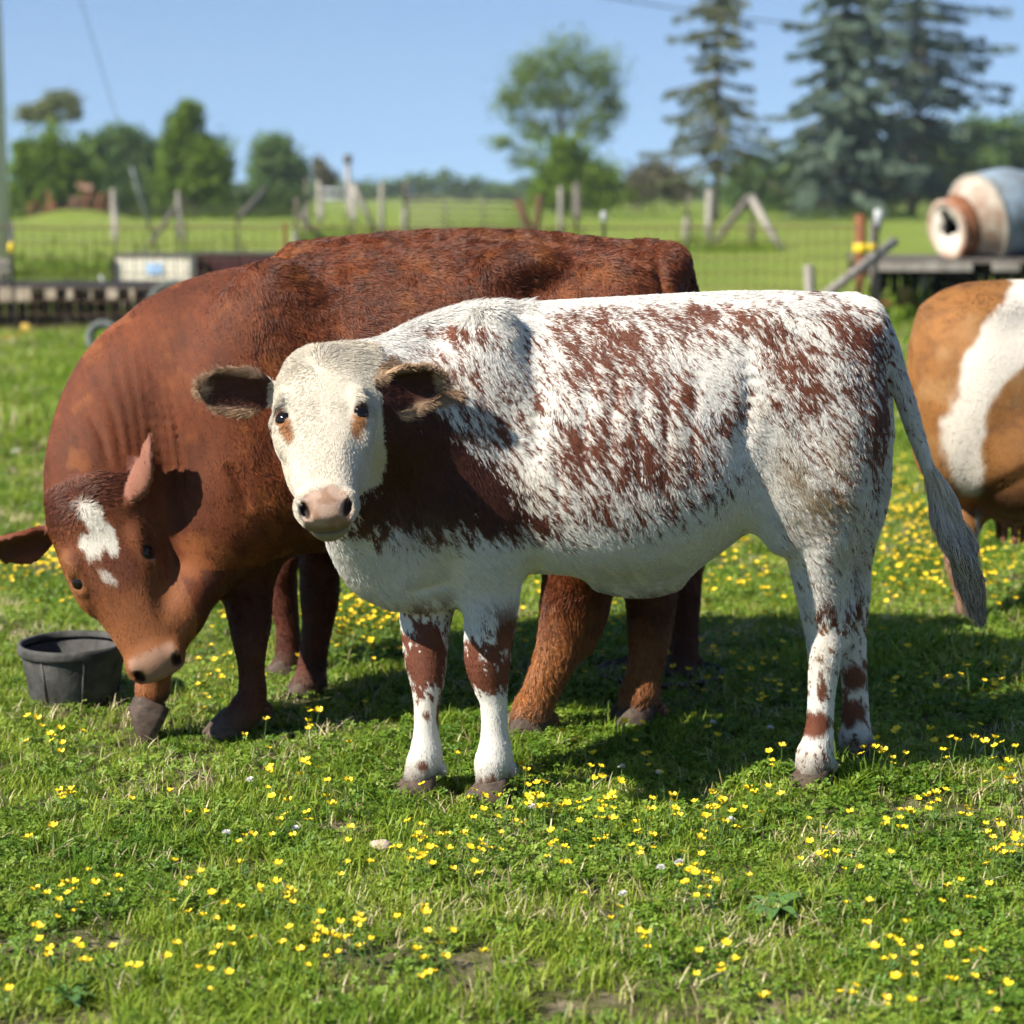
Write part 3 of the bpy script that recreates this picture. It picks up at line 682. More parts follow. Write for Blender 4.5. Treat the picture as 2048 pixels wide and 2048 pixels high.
M_blade = blade_material('grass_blade', (.080, .165, .010), (.215, .315, .022), (.42, .48, .075), .45)
M_clover = blade_material('clover_leaf', (.075, .160, .014), (.155, .265, .026), (.28, .38, .055), .4)
M_straw = blade_material('dry_blade', (.30, .24, .11), (.44, .37, .19), (.56, .50, .30), .2)
PROTO = bpy.data.collections.new('grass_prototypes')
def tuft(name, g, nb, h, spread, w, m, lean=.55):
    V, F, T = [], [], []
    for i in range(nb):
        a = g.uniform(0, 6.283); r = spread * math.sqrt(g.random()); b = np.array([r * math.cos(a), r * math.sin(a), -.004])
        az = g.uniform(0, 6.283); L = h * g.uniform(.45, 1.15); ln = lean * g.uniform(.15, 1.3); ww = w * g.uniform(.7, 1.3)
        d = np.array([math.cos(az), math.sin(az), 0]); s = np.array([-d[1], d[0], 0]); o = len(V); tone = g.random()
        for j, (t, k) in enumerate(((0, .8), (.4, 1.0), (.75, .65))):
            c = b + d * L * ln * t * t + np.array([0, 0, L * t * (1 - .35 * ln * t)])
            V += [c - s * ww * k / 2, c + s * ww * k / 2]
        V.append(b + d * L * ln + np.array([0, 0, L * (1 - .35 * ln)]))
        F += [(o, o + 1, o + 3, o + 2), (o + 2, o + 3, o + 5, o + 4), (o + 4, o + 5, o + 6)]; T += [tone] * 3
    me = bpy.data.meshes.new(name); me.from_pydata([tuple(v) for v in V], [], F); me.polygons.foreach_set('use_smooth', [True] * len(F))
    t = me.attributes.new('tone', 'FLOAT', 'FACE'); t.data.foreach_set('value', T); me.materials.append(m)
    o = bpy.data.objects.new(name, me); PROTO.objects.link(o)
def leafy(name, g, nl, h, spread, size, m):
    V, F, T = [], [], []
    for i in range(nl):
        a = g.uniform(0, 6.283); r = spread * math.sqrt(g.random()); hh = h * g.uniform(.4, 1.1)
        c = np.array([r * math.cos(a), r * math.sin(a), hh]); n_ = g.normal(0, .35, 3) + np.array([0, 0, 1]); n_ /= np.linalg.norm(n_)
        x = np.cross(n_, g.normal(size=3)); x /= np.linalg.norm(x); y = np.cross(n_, x); tone = g.random()
        for k in range(3):
            an = k * 2.094 + g.uniform(-.2, .2); d = x * math.cos(an) + y * math.sin(an); s = np.cross(n_, d); L = size * g.uniform(.8, 1.2); o = len(V)
            V += [c, c + d * L * .55 - s * L * .42 + n_ * L * .12, c + d * L, c + d * L * .55 + s * L * .42 + n_ * L * .12]; F.append((o, o + 1, o + 2, o + 3)); T.append(tone)
        o = len(V); V += [(c[0] * .7 - .0007, c[1] * .7, 0), (c[0] * .7 + .0007, c[1] * .7, 0), tuple(c)]; F.append((o, o + 1, o + 2)); T.append(tone)
    me = bpy.data.meshes.new(name); me.from_pydata([tuple(v) for v in V], [], F)
    t = me.attributes.new('tone', 'FLOAT', 'FACE'); t.data.foreach_set('value', T); me.materials.append(m)
    o = bpy.data.objects.new(name, me); PROTO.objects.link(o)
gg = np.random.default_rng(5)
for i in range(5): tuft('a_tuft_%d' % i, gg, 40, .031, .044, .0029, M_blade, 1.15)      # 0-4 short
for i in range(2): tuft('b_tuft_%d' % i, gg, 28, .060, .040, .0032, M_blade, .85)     # 5-6 longer
for i in range(3): leafy('c_leafy_%d' % i, gg, 26, .024, .050, .0098, M_clover)        # 7-9 clover
for i in range(2): tuft('d_straw_%d' % i, gg, 9, .055, .045, .0030, M_straw, 1.0)     # 10-11 dry
DIRT = [(gnd(20, 1790), .16), (gnd(150, 1795), .10), (gnd(800, 1838), .15), (gnd(690, 1832), .10), (gnd(900, 1830), .10), (gnd(1230, 1905), .14), (gnd(1340, 1908), .16), (gnd(60, 1925), .12), (gnd(1060, 1880), .07), (gnd(1790, 1522), .10), (gnd(40, 880), .8), (gnd(100, 860), .6), (gnd(0, 840), .7), (gnd(420, 1650), .08), (gnd(650, 1560), .06)]
def scatter(d0, d1, dens, sc0, sc1, seed):
    g = np.random.default_rng(seed)
    hwid = lambda d: .35 * d + .9
    A = (d1 - d0) * 2 * hwid(d1); n = int(A * dens)
    y = g.uniform(d0, d1, n); x = g.uniform(-1, 1, n) * hwid(d1)
    k = np.abs(x) < hwid(y); x, y = x[k], y[k]
    keep = np.ones(len(x))
    for c, r in DIRT:
        d = np.sqrt(((x - c.x) / 1.5) ** 2 + ((y - c.y)) ** 2) / r + .5 * (fbm(x * 14, y * 14, 0, 15) - .5)
        keep = np.minimum(keep, .30 + .7 * sstep(.75, 1.25, d))
    keep *= .55 + .45 * sstep(.25, .5, fbm(x * 3.5, y * 3.5, 0, 18))
    k = g.random(len(x)) < keep; x, y = x[k], y[k]
    lush = fbm(x * .9, y * .9, 0, 21); dry = fbm(x * 2.2, y * 2.2, 0, 24)
    u = g.random(len(x))
    clov = sstep(.42, .60, fbm(x * 2.0, y * 2.0, 0, 27))
    idx = g.integers(0, 5, len(x))
    idx = np.where(u < .10 + .30 * (lush > .52), g.integers(5, 7, len(x)), idx)
    idx = np.where(g.random(len(x)) < .12 + .34 * clov, g.integers(7, 10, len(x)), idx)
    idx = np.where(g.random(len(x)) < .08 + .24 * sstep(.48, .66, dry), g.integers(10, 12, len(x)), idx)
    s = g.uniform(sc0, sc1, len(x)) * (.75 + .5 * lush)
    # longer growth: behind the hind feet, by the fence
    for (cx, cy, rx, ry, gain) in LONG:
        q = ((x - cx) / rx) ** 2 + ((y - cy) / ry) ** 2
        t = np.exp(-q); s *= 1 + gain * t; idx = np.where((g.random(len(x)) < t * .8) & (idx < 7), g.integers(5, 7, len(x)), idx)
    return np.stack([x, y, 0 * x], 1), idx, s, g.uniform(0, 6.283, len(x)), np.stack([g.normal(0, .12, len(x)), g.normal(0, .12, len(x))], 1)
lg1 = gnd(1790, 1250); lg2 = gnd(60, 690); lg3 = gnd(60, 790)
lg4 = gnd(1600, 1478)
LONG = [(lg4.x, lg4.y, .22, .10, .7), (lg1.x, lg1.y, .42, .30, .9), (lg2.x, 17.5, 4.5, 2.6, .55), (lg2.x, 20.4, 5.0, .8, .5), (lg3.x, 12.6, 1.6, .8, .8)]
parts_ = [scatter(2.6, 4.6, 1150, .75, 1.15, 31), scatter(4.6, 7.5, 900, .75, 1.2, 32), scatter(7.5, 12, 420, 1.0, 1.6, 33), scatter(12, 19, 190, 1.4, 2.2, 34), scatter(19, 30, 70, 1.6, 2.6, 35)]
P, I_, S_, R_, T_ = [np.concatenate(q) for q in zip(*parts_)]
def instance_object(name, P, I_, S_, R_, T_, coll):
    me = bpy.data.meshes.new(name); me.vertices.add(len(P)); me.vertices.foreach_set('co', P.astype(np.float32).ravel())
    a = me.attributes.new('idx', 'INT', 'POINT'); a.data.foreach_set('value', I_.astype(np.int32))
    a = me.attributes.new('scl', 'FLOAT', 'POINT'); a.data.foreach_set('value', S_.astype(np.float32))
    a = me.attributes.new('rot', 'FLOAT_VECTOR', 'POINT'); a.data.foreach_set('vector', np.stack([T_[:, 0], T_[:, 1], R_], 1).astype(np.float32).ravel())
    o = link(name, me)
    ng = bpy.data.node_groups.new(name + '_nodes', 'GeometryNodeTree')
    ng.interface.new_socket('Geometry', in_out='INPUT', socket_type='NodeSocketGeometry'); ng.interface.new_socket('Geometry', in_out='OUTPUT', socket_type='NodeSocketGeometry')
    N_ = ng.nodes.new; L = ng.links.new
    gi, go = N_('NodeGroupInput'), N_('NodeGroupOutput')
    ci = N_('GeometryNodeCollectionInfo'); ci.inputs['Collection'].default_value = coll; ci.inputs['Separate Children'].default_value = True; ci.inputs['Reset Children'].default_value = True
    ip = N_('GeometryNodeInstanceOnPoints'); ip.inputs['Pick Instance'].default_value = True
    def na(nm, ty):
        q = N_('GeometryNodeInputNamedAttribute'); q.data_type = ty; q.inputs['Name'].default_value = nm; return q
    L(gi.outputs[0], ip.inputs['Points']); L(ci.outputs[0], ip.inputs['Instance']); L(na('idx', 'INT').outputs[0], ip.inputs['Instance Index'])
    L(na('scl', 'FLOAT').outputs[0], ip.inputs['Scale']); L(na('rot', 'FLOAT_VECTOR').outputs[0], ip.inputs['Rotation'])
    L(ip.outputs[0], go.inputs[0])
    md = o.modifiers.new('scatter', 'NODES'); md.node_group = ng
    return o
gr = instance_object('grass', P, I_, S_, R_, T_, PROTO)
tag(gr, 'short green pasture grass and clover covering the ground', 'grass', None, 'stuff')
print('tufts', len(P))

# ------------------------------------------------------------------ buttercups and other flowers
M_petal, _nt, _b = new_mat('yellow_petal'); _b.inputs['Base Color'].default_value = (.80, .56, .008, 1); _b.inputs['Roughness'].default_value = .6
M_stem = mat('flower_stem', (.08, .15, .03), (.12, .20, .04), .6, 20)
def buttercup(name, g, h, r):
    mb = MB(); az = g.uniform(0, 6.283); tip = Vector((math.cos(az) * h * .22, math.sin(az) * h * .22, h))
    mb.tube([(0, 0, 0), (tip.x * .35, tip.y * .35, h * .55), tip], [.0011, .0010, .0008], 4, 1, cap=False)
    tl = Matrix.Rotation(g.uniform(0, .5), 3, Vector((math.cos(az + 1.2), math.sin(az + 1.2), 0)))
    cup = g.uniform(.35, .9)
    for k in range(5):
        a = k * 1.2566 + g.uniform(-.1, .1); d = Vector((math.cos(a), math.sin(a), 0)); s = Vector((-d.y, d.x, 0)); up = Vector((0, 0, 1))
        q = [Vector((0, 0, 0)), d * r * .55 - s * r * .42 + up * r * cup * .35, d * r * .55 + s * r * .42 + up * r * cup * .35, d * r - s * r * .34 + up * r * cup, d * r + s * r * .34 + up * r * cup]
        mb.add([tip + tl @ p for p in q], [(0, 1, 2), (1, 3, 4, 2)], 0)
    for k in range(6):
        a = k * 1.047; mb.add([tip + tl @ Vector((r * .22 * math.cos(a), r * .22 * math.sin(a), r * .25)), tip + tl @ Vector((r * .22 * math.cos(a + 1.047), r * .22 * math.sin(a + 1.047), r * .25)), tip + tl @ Vector((0, 0, r * .42))], [(0, 1, 2)], 0)
    for k in range(2):
        t = g.uniform(.2, .6); a = g.uniform(0, 6.283); b = Vector((tip.x * t * .5, tip.y * t * .5, h * t)); d = Vector((math.cos(a), math.sin(a), .6)) * .018; s = Vector((-d.y, d.x, 0)) * .2
        mb.add([b, b + d * .5 + s, b + d, b + d * .5 - s], [(0, 1, 2, 3)], 1)
    return mb.mesh(name, [M_petal, M_stem], True)
gf = np.random.default_rng(77)
BC = [buttercup('buttercup', gf, h, r) for h, r in ((.060, .0088), (.075, .0098), (.090, .0092), (.050, .0080), (.070, .0104), (.105, .0088), (.045, .0086), (.14, .0092))]
CL = [  # px, py, sx, sy, count
    (250, 1790, 130, 45, 26), (560, 1760, 110, 60, 26), (130, 1860, 90, 40, 10), (500, 1860, 130, 40, 18), (700, 1850, 60, 25, 10), (120, 1720, 70, 30, 8), (330, 1730, 70, 20, 10),
    (450, 1520, 200, 60, 34), (800, 1600, 90, 50, 22), (760, 1660, 80, 35, 14), (980, 1560, 60, 40, 16), (1150, 1590, 60, 40, 22), (1265, 1590, 55, 22, 26), (1120, 1660, 80, 40, 16), (960, 1640, 70, 40, 12),
    (1450, 1620, 130, 60, 22), (1640, 1570, 120, 60, 26), (1780, 1640, 100, 70, 24), (1860, 1540, 70, 50, 18), (1700, 1720, 140, 60, 14), (1700, 1890, 60, 25, 16), (1830, 1900, 60, 25, 12), (1400, 1870, 160, 40, 7), (1100, 1780, 200, 50, 6),
    (1180, 1480, 120, 20, 12), (1560, 1470, 60, 14, 10), (1850, 1440, 60, 25, 14), (1870, 1320, 45, 22, 26), (1720, 1390, 90, 40, 16), (60, 1480, 60, 30, 10), (620, 1410, 60, 40, 8), (1500, 1320, 150, 60, 14), (1360, 1330, 80, 40, 12), (1120, 1440, 80, 30, 6)]
FARCL = [(680, 1180, 60, 45, 230), (1010, 1150, 25, 50, 40), (1150, 1170, 40, 30, 50), (120, 1085, 110, 22, 110), (60, 1090, 50, 14, 50), (1750, 1010, 90, 60, 300), (1700, 1090, 70, 50, 120), (1860, 1080, 60, 40, 90), (1390, 1090, 60, 70, 110), (1850, 960, 70, 22, 60), (380, 1180, 40, 30, 40), (400, 1290, 60, 60, 30), (1330, 1270, 120, 60, 40), (200, 1180, 80, 40, 20), (1680, 960, 30, 40, 60)]
pts = []
for cx, cy_, sx, sy, n in CL:
    subs = [(gf.normal(cx, sx), gf.normal(cy_, sy), gf.uniform(6, 22)) for _ in range(max(2, n // 4))]
    for i in range(int(n * 1.0)):
        q = subs[int(gf.integers(0, len(subs)))]; x, y = gf.normal(q[0], q[2] * 1.3), gf.normal(q[1], q[2] * .8)
        if -30 < x < 1965 and y < 1990: pts.append(gnd(x, y + 8))
pts += [gnd(gf.uniform(-20, 1952), 1960 - 560 * gf.random() ** 1.0) for i in range(40)]
farpts = []
for cx, cy_, sx, sy, n in FARCL:
    for i in range(n): farpts.append(gnd(gf.normal(cx, sx), max(880, gf.normal(cy_, sy)) + 6))
pts = sorted(pts, key=lambda p: p.y)
near = pts[:300]; farpts += pts[300:]
for p in near:
    k = int(gf.integers(0, 7)) if gf.random() > .06 else 7
    o = bpy.data.objects.new('buttercup', BC[k]); COL.objects.link(o)
    o.location = p; o.rotation_euler = (0, 0, gf.uniform(0, 6.283)); sc = gf.uniform(.8, 1.15); o.scale = (sc, sc, sc)
    tag(o, 'small yellow buttercup on a thin stem in the near grass', 'flower', 'buttercups in the near grass')
PROTO2 = bpy.data.collections.new('flower_prototypes')
for me in BC[:5]: PROTO2.objects.link(bpy.data.objects.new('bloom', me))
fp = np.array([list(p) for p in farpts]); n = len(fp)
tag(instance_object('distant_buttercups', fp, gf.integers(0, 5, n), gf.uniform(.9, 1.25, n), gf.uniform(0, 6.283, n), gf.normal(0, .1, (n, 2)), PROTO2), 'drifts of yellow buttercups farther out in the pasture', 'flowers', None, 'stuff')
M_fluff = mat('white_fluff', (.62, .60, .55), (.75, .74, .70), .9, 60)
def fluff(px, py, r, label):
    p = gnd(px, py + 10); g = np.random.default_rng(int(px * 3 + py)); o = empty('clover_flower', p); tag(o, label, 'flower', 'white clover heads')
    h = g.uniform(.04, .07); mb = MB(); mb.tube([p, p + Vector((.004, 0, h))], .0011, 4, cap=False); mb.build('stem', M_stem, o)
    mb = MB(); c = p + Vector((.004, 0, h))
    for k in range(46):
        d = Vector(g.normal(size=3)).normalized(); d.z = abs(d.z) * .8 + .1; s = d.cross(Vector((0, 0, 1))).normalized() * r * .22
        mb.add([c + d * r * .3, c + d * r * .8 + s, c + d * r * 1.1, c + d * r * .8 - s], [(0, 1, 2, 3)])
    mb.build('flower_head', M_fluff, o)
for i, (px, py, lab) in enumerate(((1172, 1722, 'white clover head low among buttercups, nearest of the white flowers'), (1243, 1674, 'white clover head just left of its taller twin'), (1277, 1670, 'white clover head on a taller stem beside its twin'), (1342, 1383, 'white clover head at the shadow edge under the roan belly'), (1240, 1500, 'white clover head at the edge of the roan shadow'), (1170, 1488, 'white clover head right of the near forefoot'), (470, 1492, 'white clover head in the sunlit grass below the red cow forefoot'), (555, 1592, 'white clover head among sparse grass in the middle left'), (425, 1615, 'white clover head on the shaded sparse grass'), (1375, 1590, 'white clover head above the buttercup cluster'), (1000, 1560, 'white clover head below the near forefoot'), (1450, 1405, 'white clover head in shade before the near hind foot'))):
    fluff(px, py, .011, lab)
def dock(px, py, n, L, label):
    p = gnd(px, py); g = np.random.default_rng(int(px)); o = empty('dock_plant', p); tag(o, label, 'weed', 'broad-leaved weeds')
    for i in range(n):
        a = 6.283 * i / n + g.uniform(-.3, .3); l = L * g.uniform(.7, 1.15); d = Vector((math.cos(a), math.sin(a), 0)); s = Vector((-d.y, d.x, 0)); mb = MB(); v = []
        K = 6
        for j in range(K + 1):
            t = j / K; w = l * .17 * math.sin(math.pi * (.08 + .9 * t)) ** .8; c = p + d * l * t + Vector((0, 0, .01 + l * (.75 * t - .62 * t * t)))
            v += [c - s * w + Vector((0, 0, w * .35)), c, c + s * w + Vector((0, 0, w * .35))]
        f = []
        for j in range(K):
            for q in (0, 1): f.append((3 * j + q, 3 * j + q + 1, 3 * j + q + 4, 3 * j + q + 3))
        mb.add(v, f); mb.build('leaf', M_dock, o, True)
M_dock = mat('dock_leaf', (.05, .12, .03), (.10, .19, .05), .45, 30, .2)
dock(1462, 1728, 8, .095, 'broad-leaved weed rosette in the foreground right of the clover pair')
dock(600, 1738, 5, .055, 'small broad-leaved weed in the shaded foreground')
dock(130, 1895, 6, .065, 'broad-leaved weed at the bottom corner')
# ------------------------------------------------------------------ animal bodies: a smooth field turned into one continuous skin
class Field:
    def __init__(s, lo, hi, h):
        s.lo = np.array(lo, float); s.h = h
        s.n = np.ceil((np.array(hi) - s.lo) / h).astype(int) + 1
        s.D = np.full(s.n, 0.3, np.float32)
        s.ax = [(s.lo[i] + h * np.arange(s.n[i])).astype(np.float32) for i in range(3)]
    def sl(s, lo, hi):
        a = np.clip(np.floor((np.array(lo) - s.lo) / s.h).astype(int), 0, s.n); b = np.clip(np.ceil((np.array(hi) - s.lo) / s.h).astype(int) + 1, 0, s.n)
        return tuple(slice(a[i], b[i]) for i in range(3))
    def xyz(s, sl):
        return s.ax[0][sl[0]][:, None, None], s.ax[1][sl[1]][None, :, None], s.ax[2][sl[2]][None, None, :]
    def put(s, sl, d, k):
        a = s.D[sl]
        if k > 0:
            hh = np.clip(k - np.abs(a - d), 0, None) / k
            s.D[sl] = np.minimum(a, d) - hh * hh * k * 0.25
        else:
            s.D[sl] = np.minimum(a, d)
    def cut(s, sl, d, k):
        a = s.D[sl]; d = -d
        hh = np.clip(k - np.abs(a - d), 0, None) / max(k, 1e-6)
        s.D[sl] = np.maximum(a, d) + hh * hh * k * 0.25
    def chain(s, pts, k=0.03, flat=None, q=1.0, sub=4):
        """pts: list of (Vector, radius); flat = direction squeezed by q"""
        P = np.array([list(p) for p, r in pts], float); R = np.array([r for p, r in pts], float)
        if len(P) > 2 and sub > 1:
            t = np.arange(len(P)); tt = np.linspace(0, len(P) - 1, (len(P) - 1) * sub + 1)
            P = np.stack([cub(t, P[:, i], tt) for i in range(3)], 1); R = cub(t, R, tt)
        m = max(R.max() / min(q, 1), R.max()) * 1.0 + k + 3 * s.h
        sl = s.sl(P.min(0) - m, P.max(0) + m)
        X, Y, Z = s.xyz(sl)
        best = None
        for i in range(len(P) - 1):
            a, b = P[i], P[i + 1]; ab = b - a; L2 = max(ab @ ab, 1e-9)
            t = np.clip(((X - a[0]) * ab[0] + (Y - a[1]) * ab[1] + (Z - a[2]) * ab[2]) / L2, 0, 1)
            dx, dy, dz = X - a[0] - t * ab[0], Y - a[1] - t * ab[1], Z - a[2] - t * ab[2]
            l2 = dx * dx + dy * dy + dz * dz
            if flat is not None:
                c = dx * flat[0] + dy * flat[1] + dz * flat[2]
                l2 = l2 + c * c * (1 / (q * q) - 1)
            d = np.sqrt(l2) - (R[i] + t * (R[i + 1] - R[i]))
            best = d if best is None else np.minimum(best, d)
        s.put(sl, best.astype(np.float32), k)
    def ell_d(s, c, r, M=None, pad=0.05):
        c = np.array(c, float); r = np.array(r, float)
        m = r.max() + pad
        sl = s.sl(c - m, c + m); X, Y, Z = s.xyz(sl)
        dx, dy, dz = X - c[0], Y - c[1], Z - c[2]
        if M is None: M = np.eye(3)
        e = [dx * M[0][i] + dy * M[1][i] + dz * M[2][i] for i in range(3)]
        k0 = np.sqrt(sum((e[i] / r[i]) ** 2 for i in range(3))); k1 = np.sqrt(sum((e[i] / r[i] ** 2) ** 2 for i in range(3))) + 1e-9
        return sl, (k0 * (k0 - 1) / k1).astype(np.float32)
    def ell(s, c, r, M=None, k=0.03):
        sl, d = s.ell_d(c, r, M, k + 3 * s.h); s.put(sl, d, k)
    def ecut(s, c, r, M=None, k=0.01):
        sl, d = s.ell_d(c, r, M, k + 3 * s.h); s.cut(sl, d, k)
    def loft(s, st, k=0.03, n=2.3, frac=0.5):
        """st rows: X, Ycentre, Ztop, Zbottom, halfwidth (sections are upright)"""
        st = np.array(st, float); st = st[np.argsort(st[:, 0])]
        x0, x1 = st[0, 0], st[-1, 0]
        w = st[:, 4].max()
        sl = s.sl((x0 - .05, st[:, 1].min() - w - .06, st[:, 3].min() - .06), (x1 + .05, st[:, 1].max() + w + .06, st[:, 2].max() + .06))
        X, Y, Z = s.xyz(sl)
        xs = st[:, 0]; f = lambda j: np.maximum(cub(xs, st[:, j], X.ravel()), -9)[:, None, None]
        yc, zt, zb, hw = f(1), f(2), f(3), np.maximum(f(4), 0.004)
        zc = zb + (zt - zb) * frac
        hz = np.where(Z > zc, np.maximum(zt - zc, .004), np.maximum(zc - zb, .004))
        d = ((np.abs((Y - yc) / hw) ** n + np.abs((Z - zc) / hz) ** n) ** (1 / n) - 1) * np.minimum(hw, hz)
        ex = np.maximum(x0 - X, X - x1); ex = np.where(ex > 0, ex, -1.0)
        s.put(sl, np.maximum(d, ex + np.zeros_like(d)).astype(np.float32), k)
    def skin(s, smooth=3):
        D = s.D; n = np.array(D.shape)
        neg = D < 0
        c = [neg[dx:n[0] - 1 + dx, dy:n[1] - 1 + dy, dz:n[2] - 1 + dz] for dx in (0, 1) for dy in (0, 1) for dz in (0, 1)]
        allc = c[0].copy(); anyc = c[0].copy()
        for q in c[1:]: allc &= q; anyc |= q
        act = anyc & ~allc
        I, J, K = np.nonzero(act)
        corner = [(dx, dy, dz) for dx in (0, 1) for dy in (0, 1) for dz in (0, 1)]
        val = np.stack([D[I + a, J + b, K + e] for a, b, e in corner], 1)
        acc = np.zeros((len(I), 3)); cnt = np.zeros(len(I))
        cr = np.array(corner, float)
        for i in range(8):
            for j in range(i + 1, 8):
                if np.abs(cr[i] - cr[j]).sum() != 1: continue
                x = (val[:, i] < 0) != (val[:, j] < 0)
                t = val[:, i] / (val[:, i] - val[:, j] + 1e-12)
                p = cr[i] + t[:, None] * (cr[j] - cr[i])
                acc[x] += p[x]; cnt[x] += 1
        V = (np.stack([I, J, K], 1) + acc / cnt[:, None]) * s.h + s.lo
        idx = np.full(act.shape, -1, np.int32); idx[I, J, K] = np.arange(len(I))
        F = []
        for a in range(3):
            b, e = (a + 1) % 3, (a + 2) % 3
            s0 = [slice(None)] * 3; s1 = [slice(None)] * 3
            s0[a] = slice(0, n[a] - 1); s1[a] = slice(1, n[a])
            ch = neg[tuple(s0)] != neg[tuple(s1)]
            q = np.array(np.nonzero(ch)).T
            q = q[(q[:, b] > 0) & (q[:, e] > 0) & (q[:, b] < n[b] - 1) & (q[:, e] < n[e] - 1)]
            inside = neg[q[:, 0], q[:, 1], q[:, 2]]
            def cell(db, de):
                r = q.copy(); r[:, b] += db; r[:, e] += de
                return idx[r[:, 0], r[:, 1], r[:, 2]]
            f = np.stack([cell(-1, -1), cell(0, -1), cell(0, 0), cell(-1, 0)], 1)
            f[~inside] = f[~inside][:, ::-1]
            F.append(f)
        F = np.concatenate(F); F = F[(F >= 0).all(1)]
        E = np.concatenate([F[:, [0, 1]], F[:, [1, 2]], F[:, [2, 3]], F[:, [3, 0]]])
        deg = np.bincount(E.ravel(), minlength=len(V)).astype(float); deg[deg == 0] = 1
        for it in range(smooth):
            A = np.stack([np.bincount(E[:, 0], V[E[:, 1], i], len(V)) + np.bincount(E[:, 1], V[E[:, 0], i], len(V)) for i in range(3)], 1) / deg[:, None]
            V = V + (A - V) * (0.55 if it % 2 == 0 else (-0.40 if smooth > 3 else 0.3))
        return V, F

def vnormals(V, F):
    a = V[F[:, 2]] - V[F[:, 0]]; b = V[F[:, 3]] - V[F[:, 1]]
    fn = np.cross(a, b)
    N = np.zeros_like(V)
    for j in range(4):
        for i in range(3): N[:, i] += np.bincount(F[:, j], fn[:, i], len(V))
    return N / (np.linalg.norm(N, axis=1, keepdims=True) + 1e-12), np.linalg.norm(fn, axis=1) * 0.5

def hide_mat(name, rough=0.75):
    m, nt, b = new_mat(name)
    a = nt.nodes.new('ShaderNodeAttribute'); a.attribute_name = 'coat'
    nt.links.new(a.outputs['Color'], b.inputs['Base Color'])
    b.inputs['Roughness'].default_value = rough
    b.inputs['Specular IOR Level'].default_value = 0.25
    tc = nt.nodes.new('ShaderNodeTexCoord'); nz = nt.nodes.new('ShaderNodeTexNoise'); nz.inputs['Scale'].default_value = 220; nz.inputs['Detail'].default_value = 2
    bp = nt.nodes.new('ShaderNodeBump'); bp.inputs['Strength'].default_value = 0.25; bp.inputs['Distance'].default_value = 0.004
    nt.links.new(tc.outputs['Object'], nz.inputs['Vector']); nt.links.new(nz.outputs[0], bp.inputs['Height']); nt.links.new(bp.outputs[0], b.inputs['Normal'])
    return m
def hair_mat(name, rough=0.45, spec=0.30):
    m, nt, b = new_mat(name)
    a = nt.nodes.new('ShaderNodeAttribute'); a.attribute_name = 'coat'
    nt.links.new(a.outputs['Color'], b.inputs['Base Color'])
    b.inputs['Roughness'].default_value = rough
    b.inputs['Specular IOR Level'].default_value = spec
    return m
M_hide = hide_mat('cattle_hide'); M_hair = hair_mat('cattle_hair')
M_muzzle = None

def hair_object(name, P, rad, col, parent):
    """P (n,k,3) points, rad (n,k), col (n,3)"""
    n, k = P.shape[:2]
    cu = bpy.data.hair_curves.new(name)
    cu.add_curves([k] * n)
    cu.attributes['position'].data.foreach_set('vector', P.astype(np.float32).ravel())
    ra = cu.attributes.get('radius') or cu.attributes.new('radius', 'FLOAT', 'POINT')
    ra.data.foreach_set('value', rad.astype(np.float32).ravel())
    ca = cu.attributes.new('coat', 'FLOAT_COLOR', 'CURVE')
    ca.data.foreach_set('color', np.concatenate([col, np.ones((n, 1))], 1).astype(np.float32).ravel())
    return link(name, cu, M_hair, parent)

def grow_coat(V, F, N, area, DENS, coat, count, parent, name='coat_hair', seed=1, var=(.82, 1.15)):
    g = np.random.default_rng(seed)
    w = area * DENS[F].mean(1); w = w / w.sum()
    fi = g.choice(len(F), count, p=w)
    a, b = g.random(count)[:, None], g.random(count)[:, None]
    q = V[F[fi]]
    P = q[:, 0] * (1 - a) * (1 - b) + q[:, 1] * a * (1 - b) + q[:, 2] * a * b + q[:, 3] * (1 - a) * b
    nn = N[F[fi]]
    Nn = nn[:, 0] * (1 - a) * (1 - b) + nn[:, 1] * a * (1 - b) + nn[:, 2] * a * b + nn[:, 3] * (1 - a) * b
    Nn /= np.linalg.norm(Nn, axis=1, keepdims=True) + 1e-9
    c, ln, dens, comb, lift, rad = coat(P, Nn)
    comb = comb + g.normal(0, 0.16, comb.shape)
    comb = comb - Nn * (comb * Nn).sum(1, keepdims=True)
    comb /= np.linalg.norm(comb, axis=1, keepdims=True) + 1e-9
    ln = ln * g.uniform(0.6, 1.25, count)
    lift = lift * g.uniform(0.6, 1.4, count)
    pts = []
    K = 4
    for j in range(K):
        t = j / (K - 1)
        pts.append(P - Nn * 0.002 + comb * (ln * t)[:, None] + Nn * ((ln * lift) * (t - 0.45 * t * t))[:, None])
    Pp = np.stack(pts, 1)
    taper = np.array([1.0, 0.9, 0.65, 0.15])
    R = rad[:, None] * taper[None] * g.uniform(0.75, 1.2, (count, 1))
    c = np.clip(c * g.uniform(var[0], var[1], (count, 1)), 0, 0.92)
    return hair_object(name, Pp, R, c, parent)

def finish_body(name, fld, coat, parent, smooth=4):
    V, F = fld.skin(smooth)
    N, area = vnormals(V, F)
    me = mesh_np(name, V, F)
    c, _l, dens = coat(V, N)[:3]
    ca = me.color_attributes.new('coat', 'FLOAT_COLOR', 'POINT')
    ca.data.foreach_set('color', np.concatenate([np.clip(c * 0.9, 0, 1), np.ones((len(V), 1))], 1).astype(np.float32).ravel())
    o = link(name, me, M_hide, parent)
    return o, V, F, N, area, dens

def Cp(px, py, Y, r):
    return (at(px, py, Y), r * Y / FL)

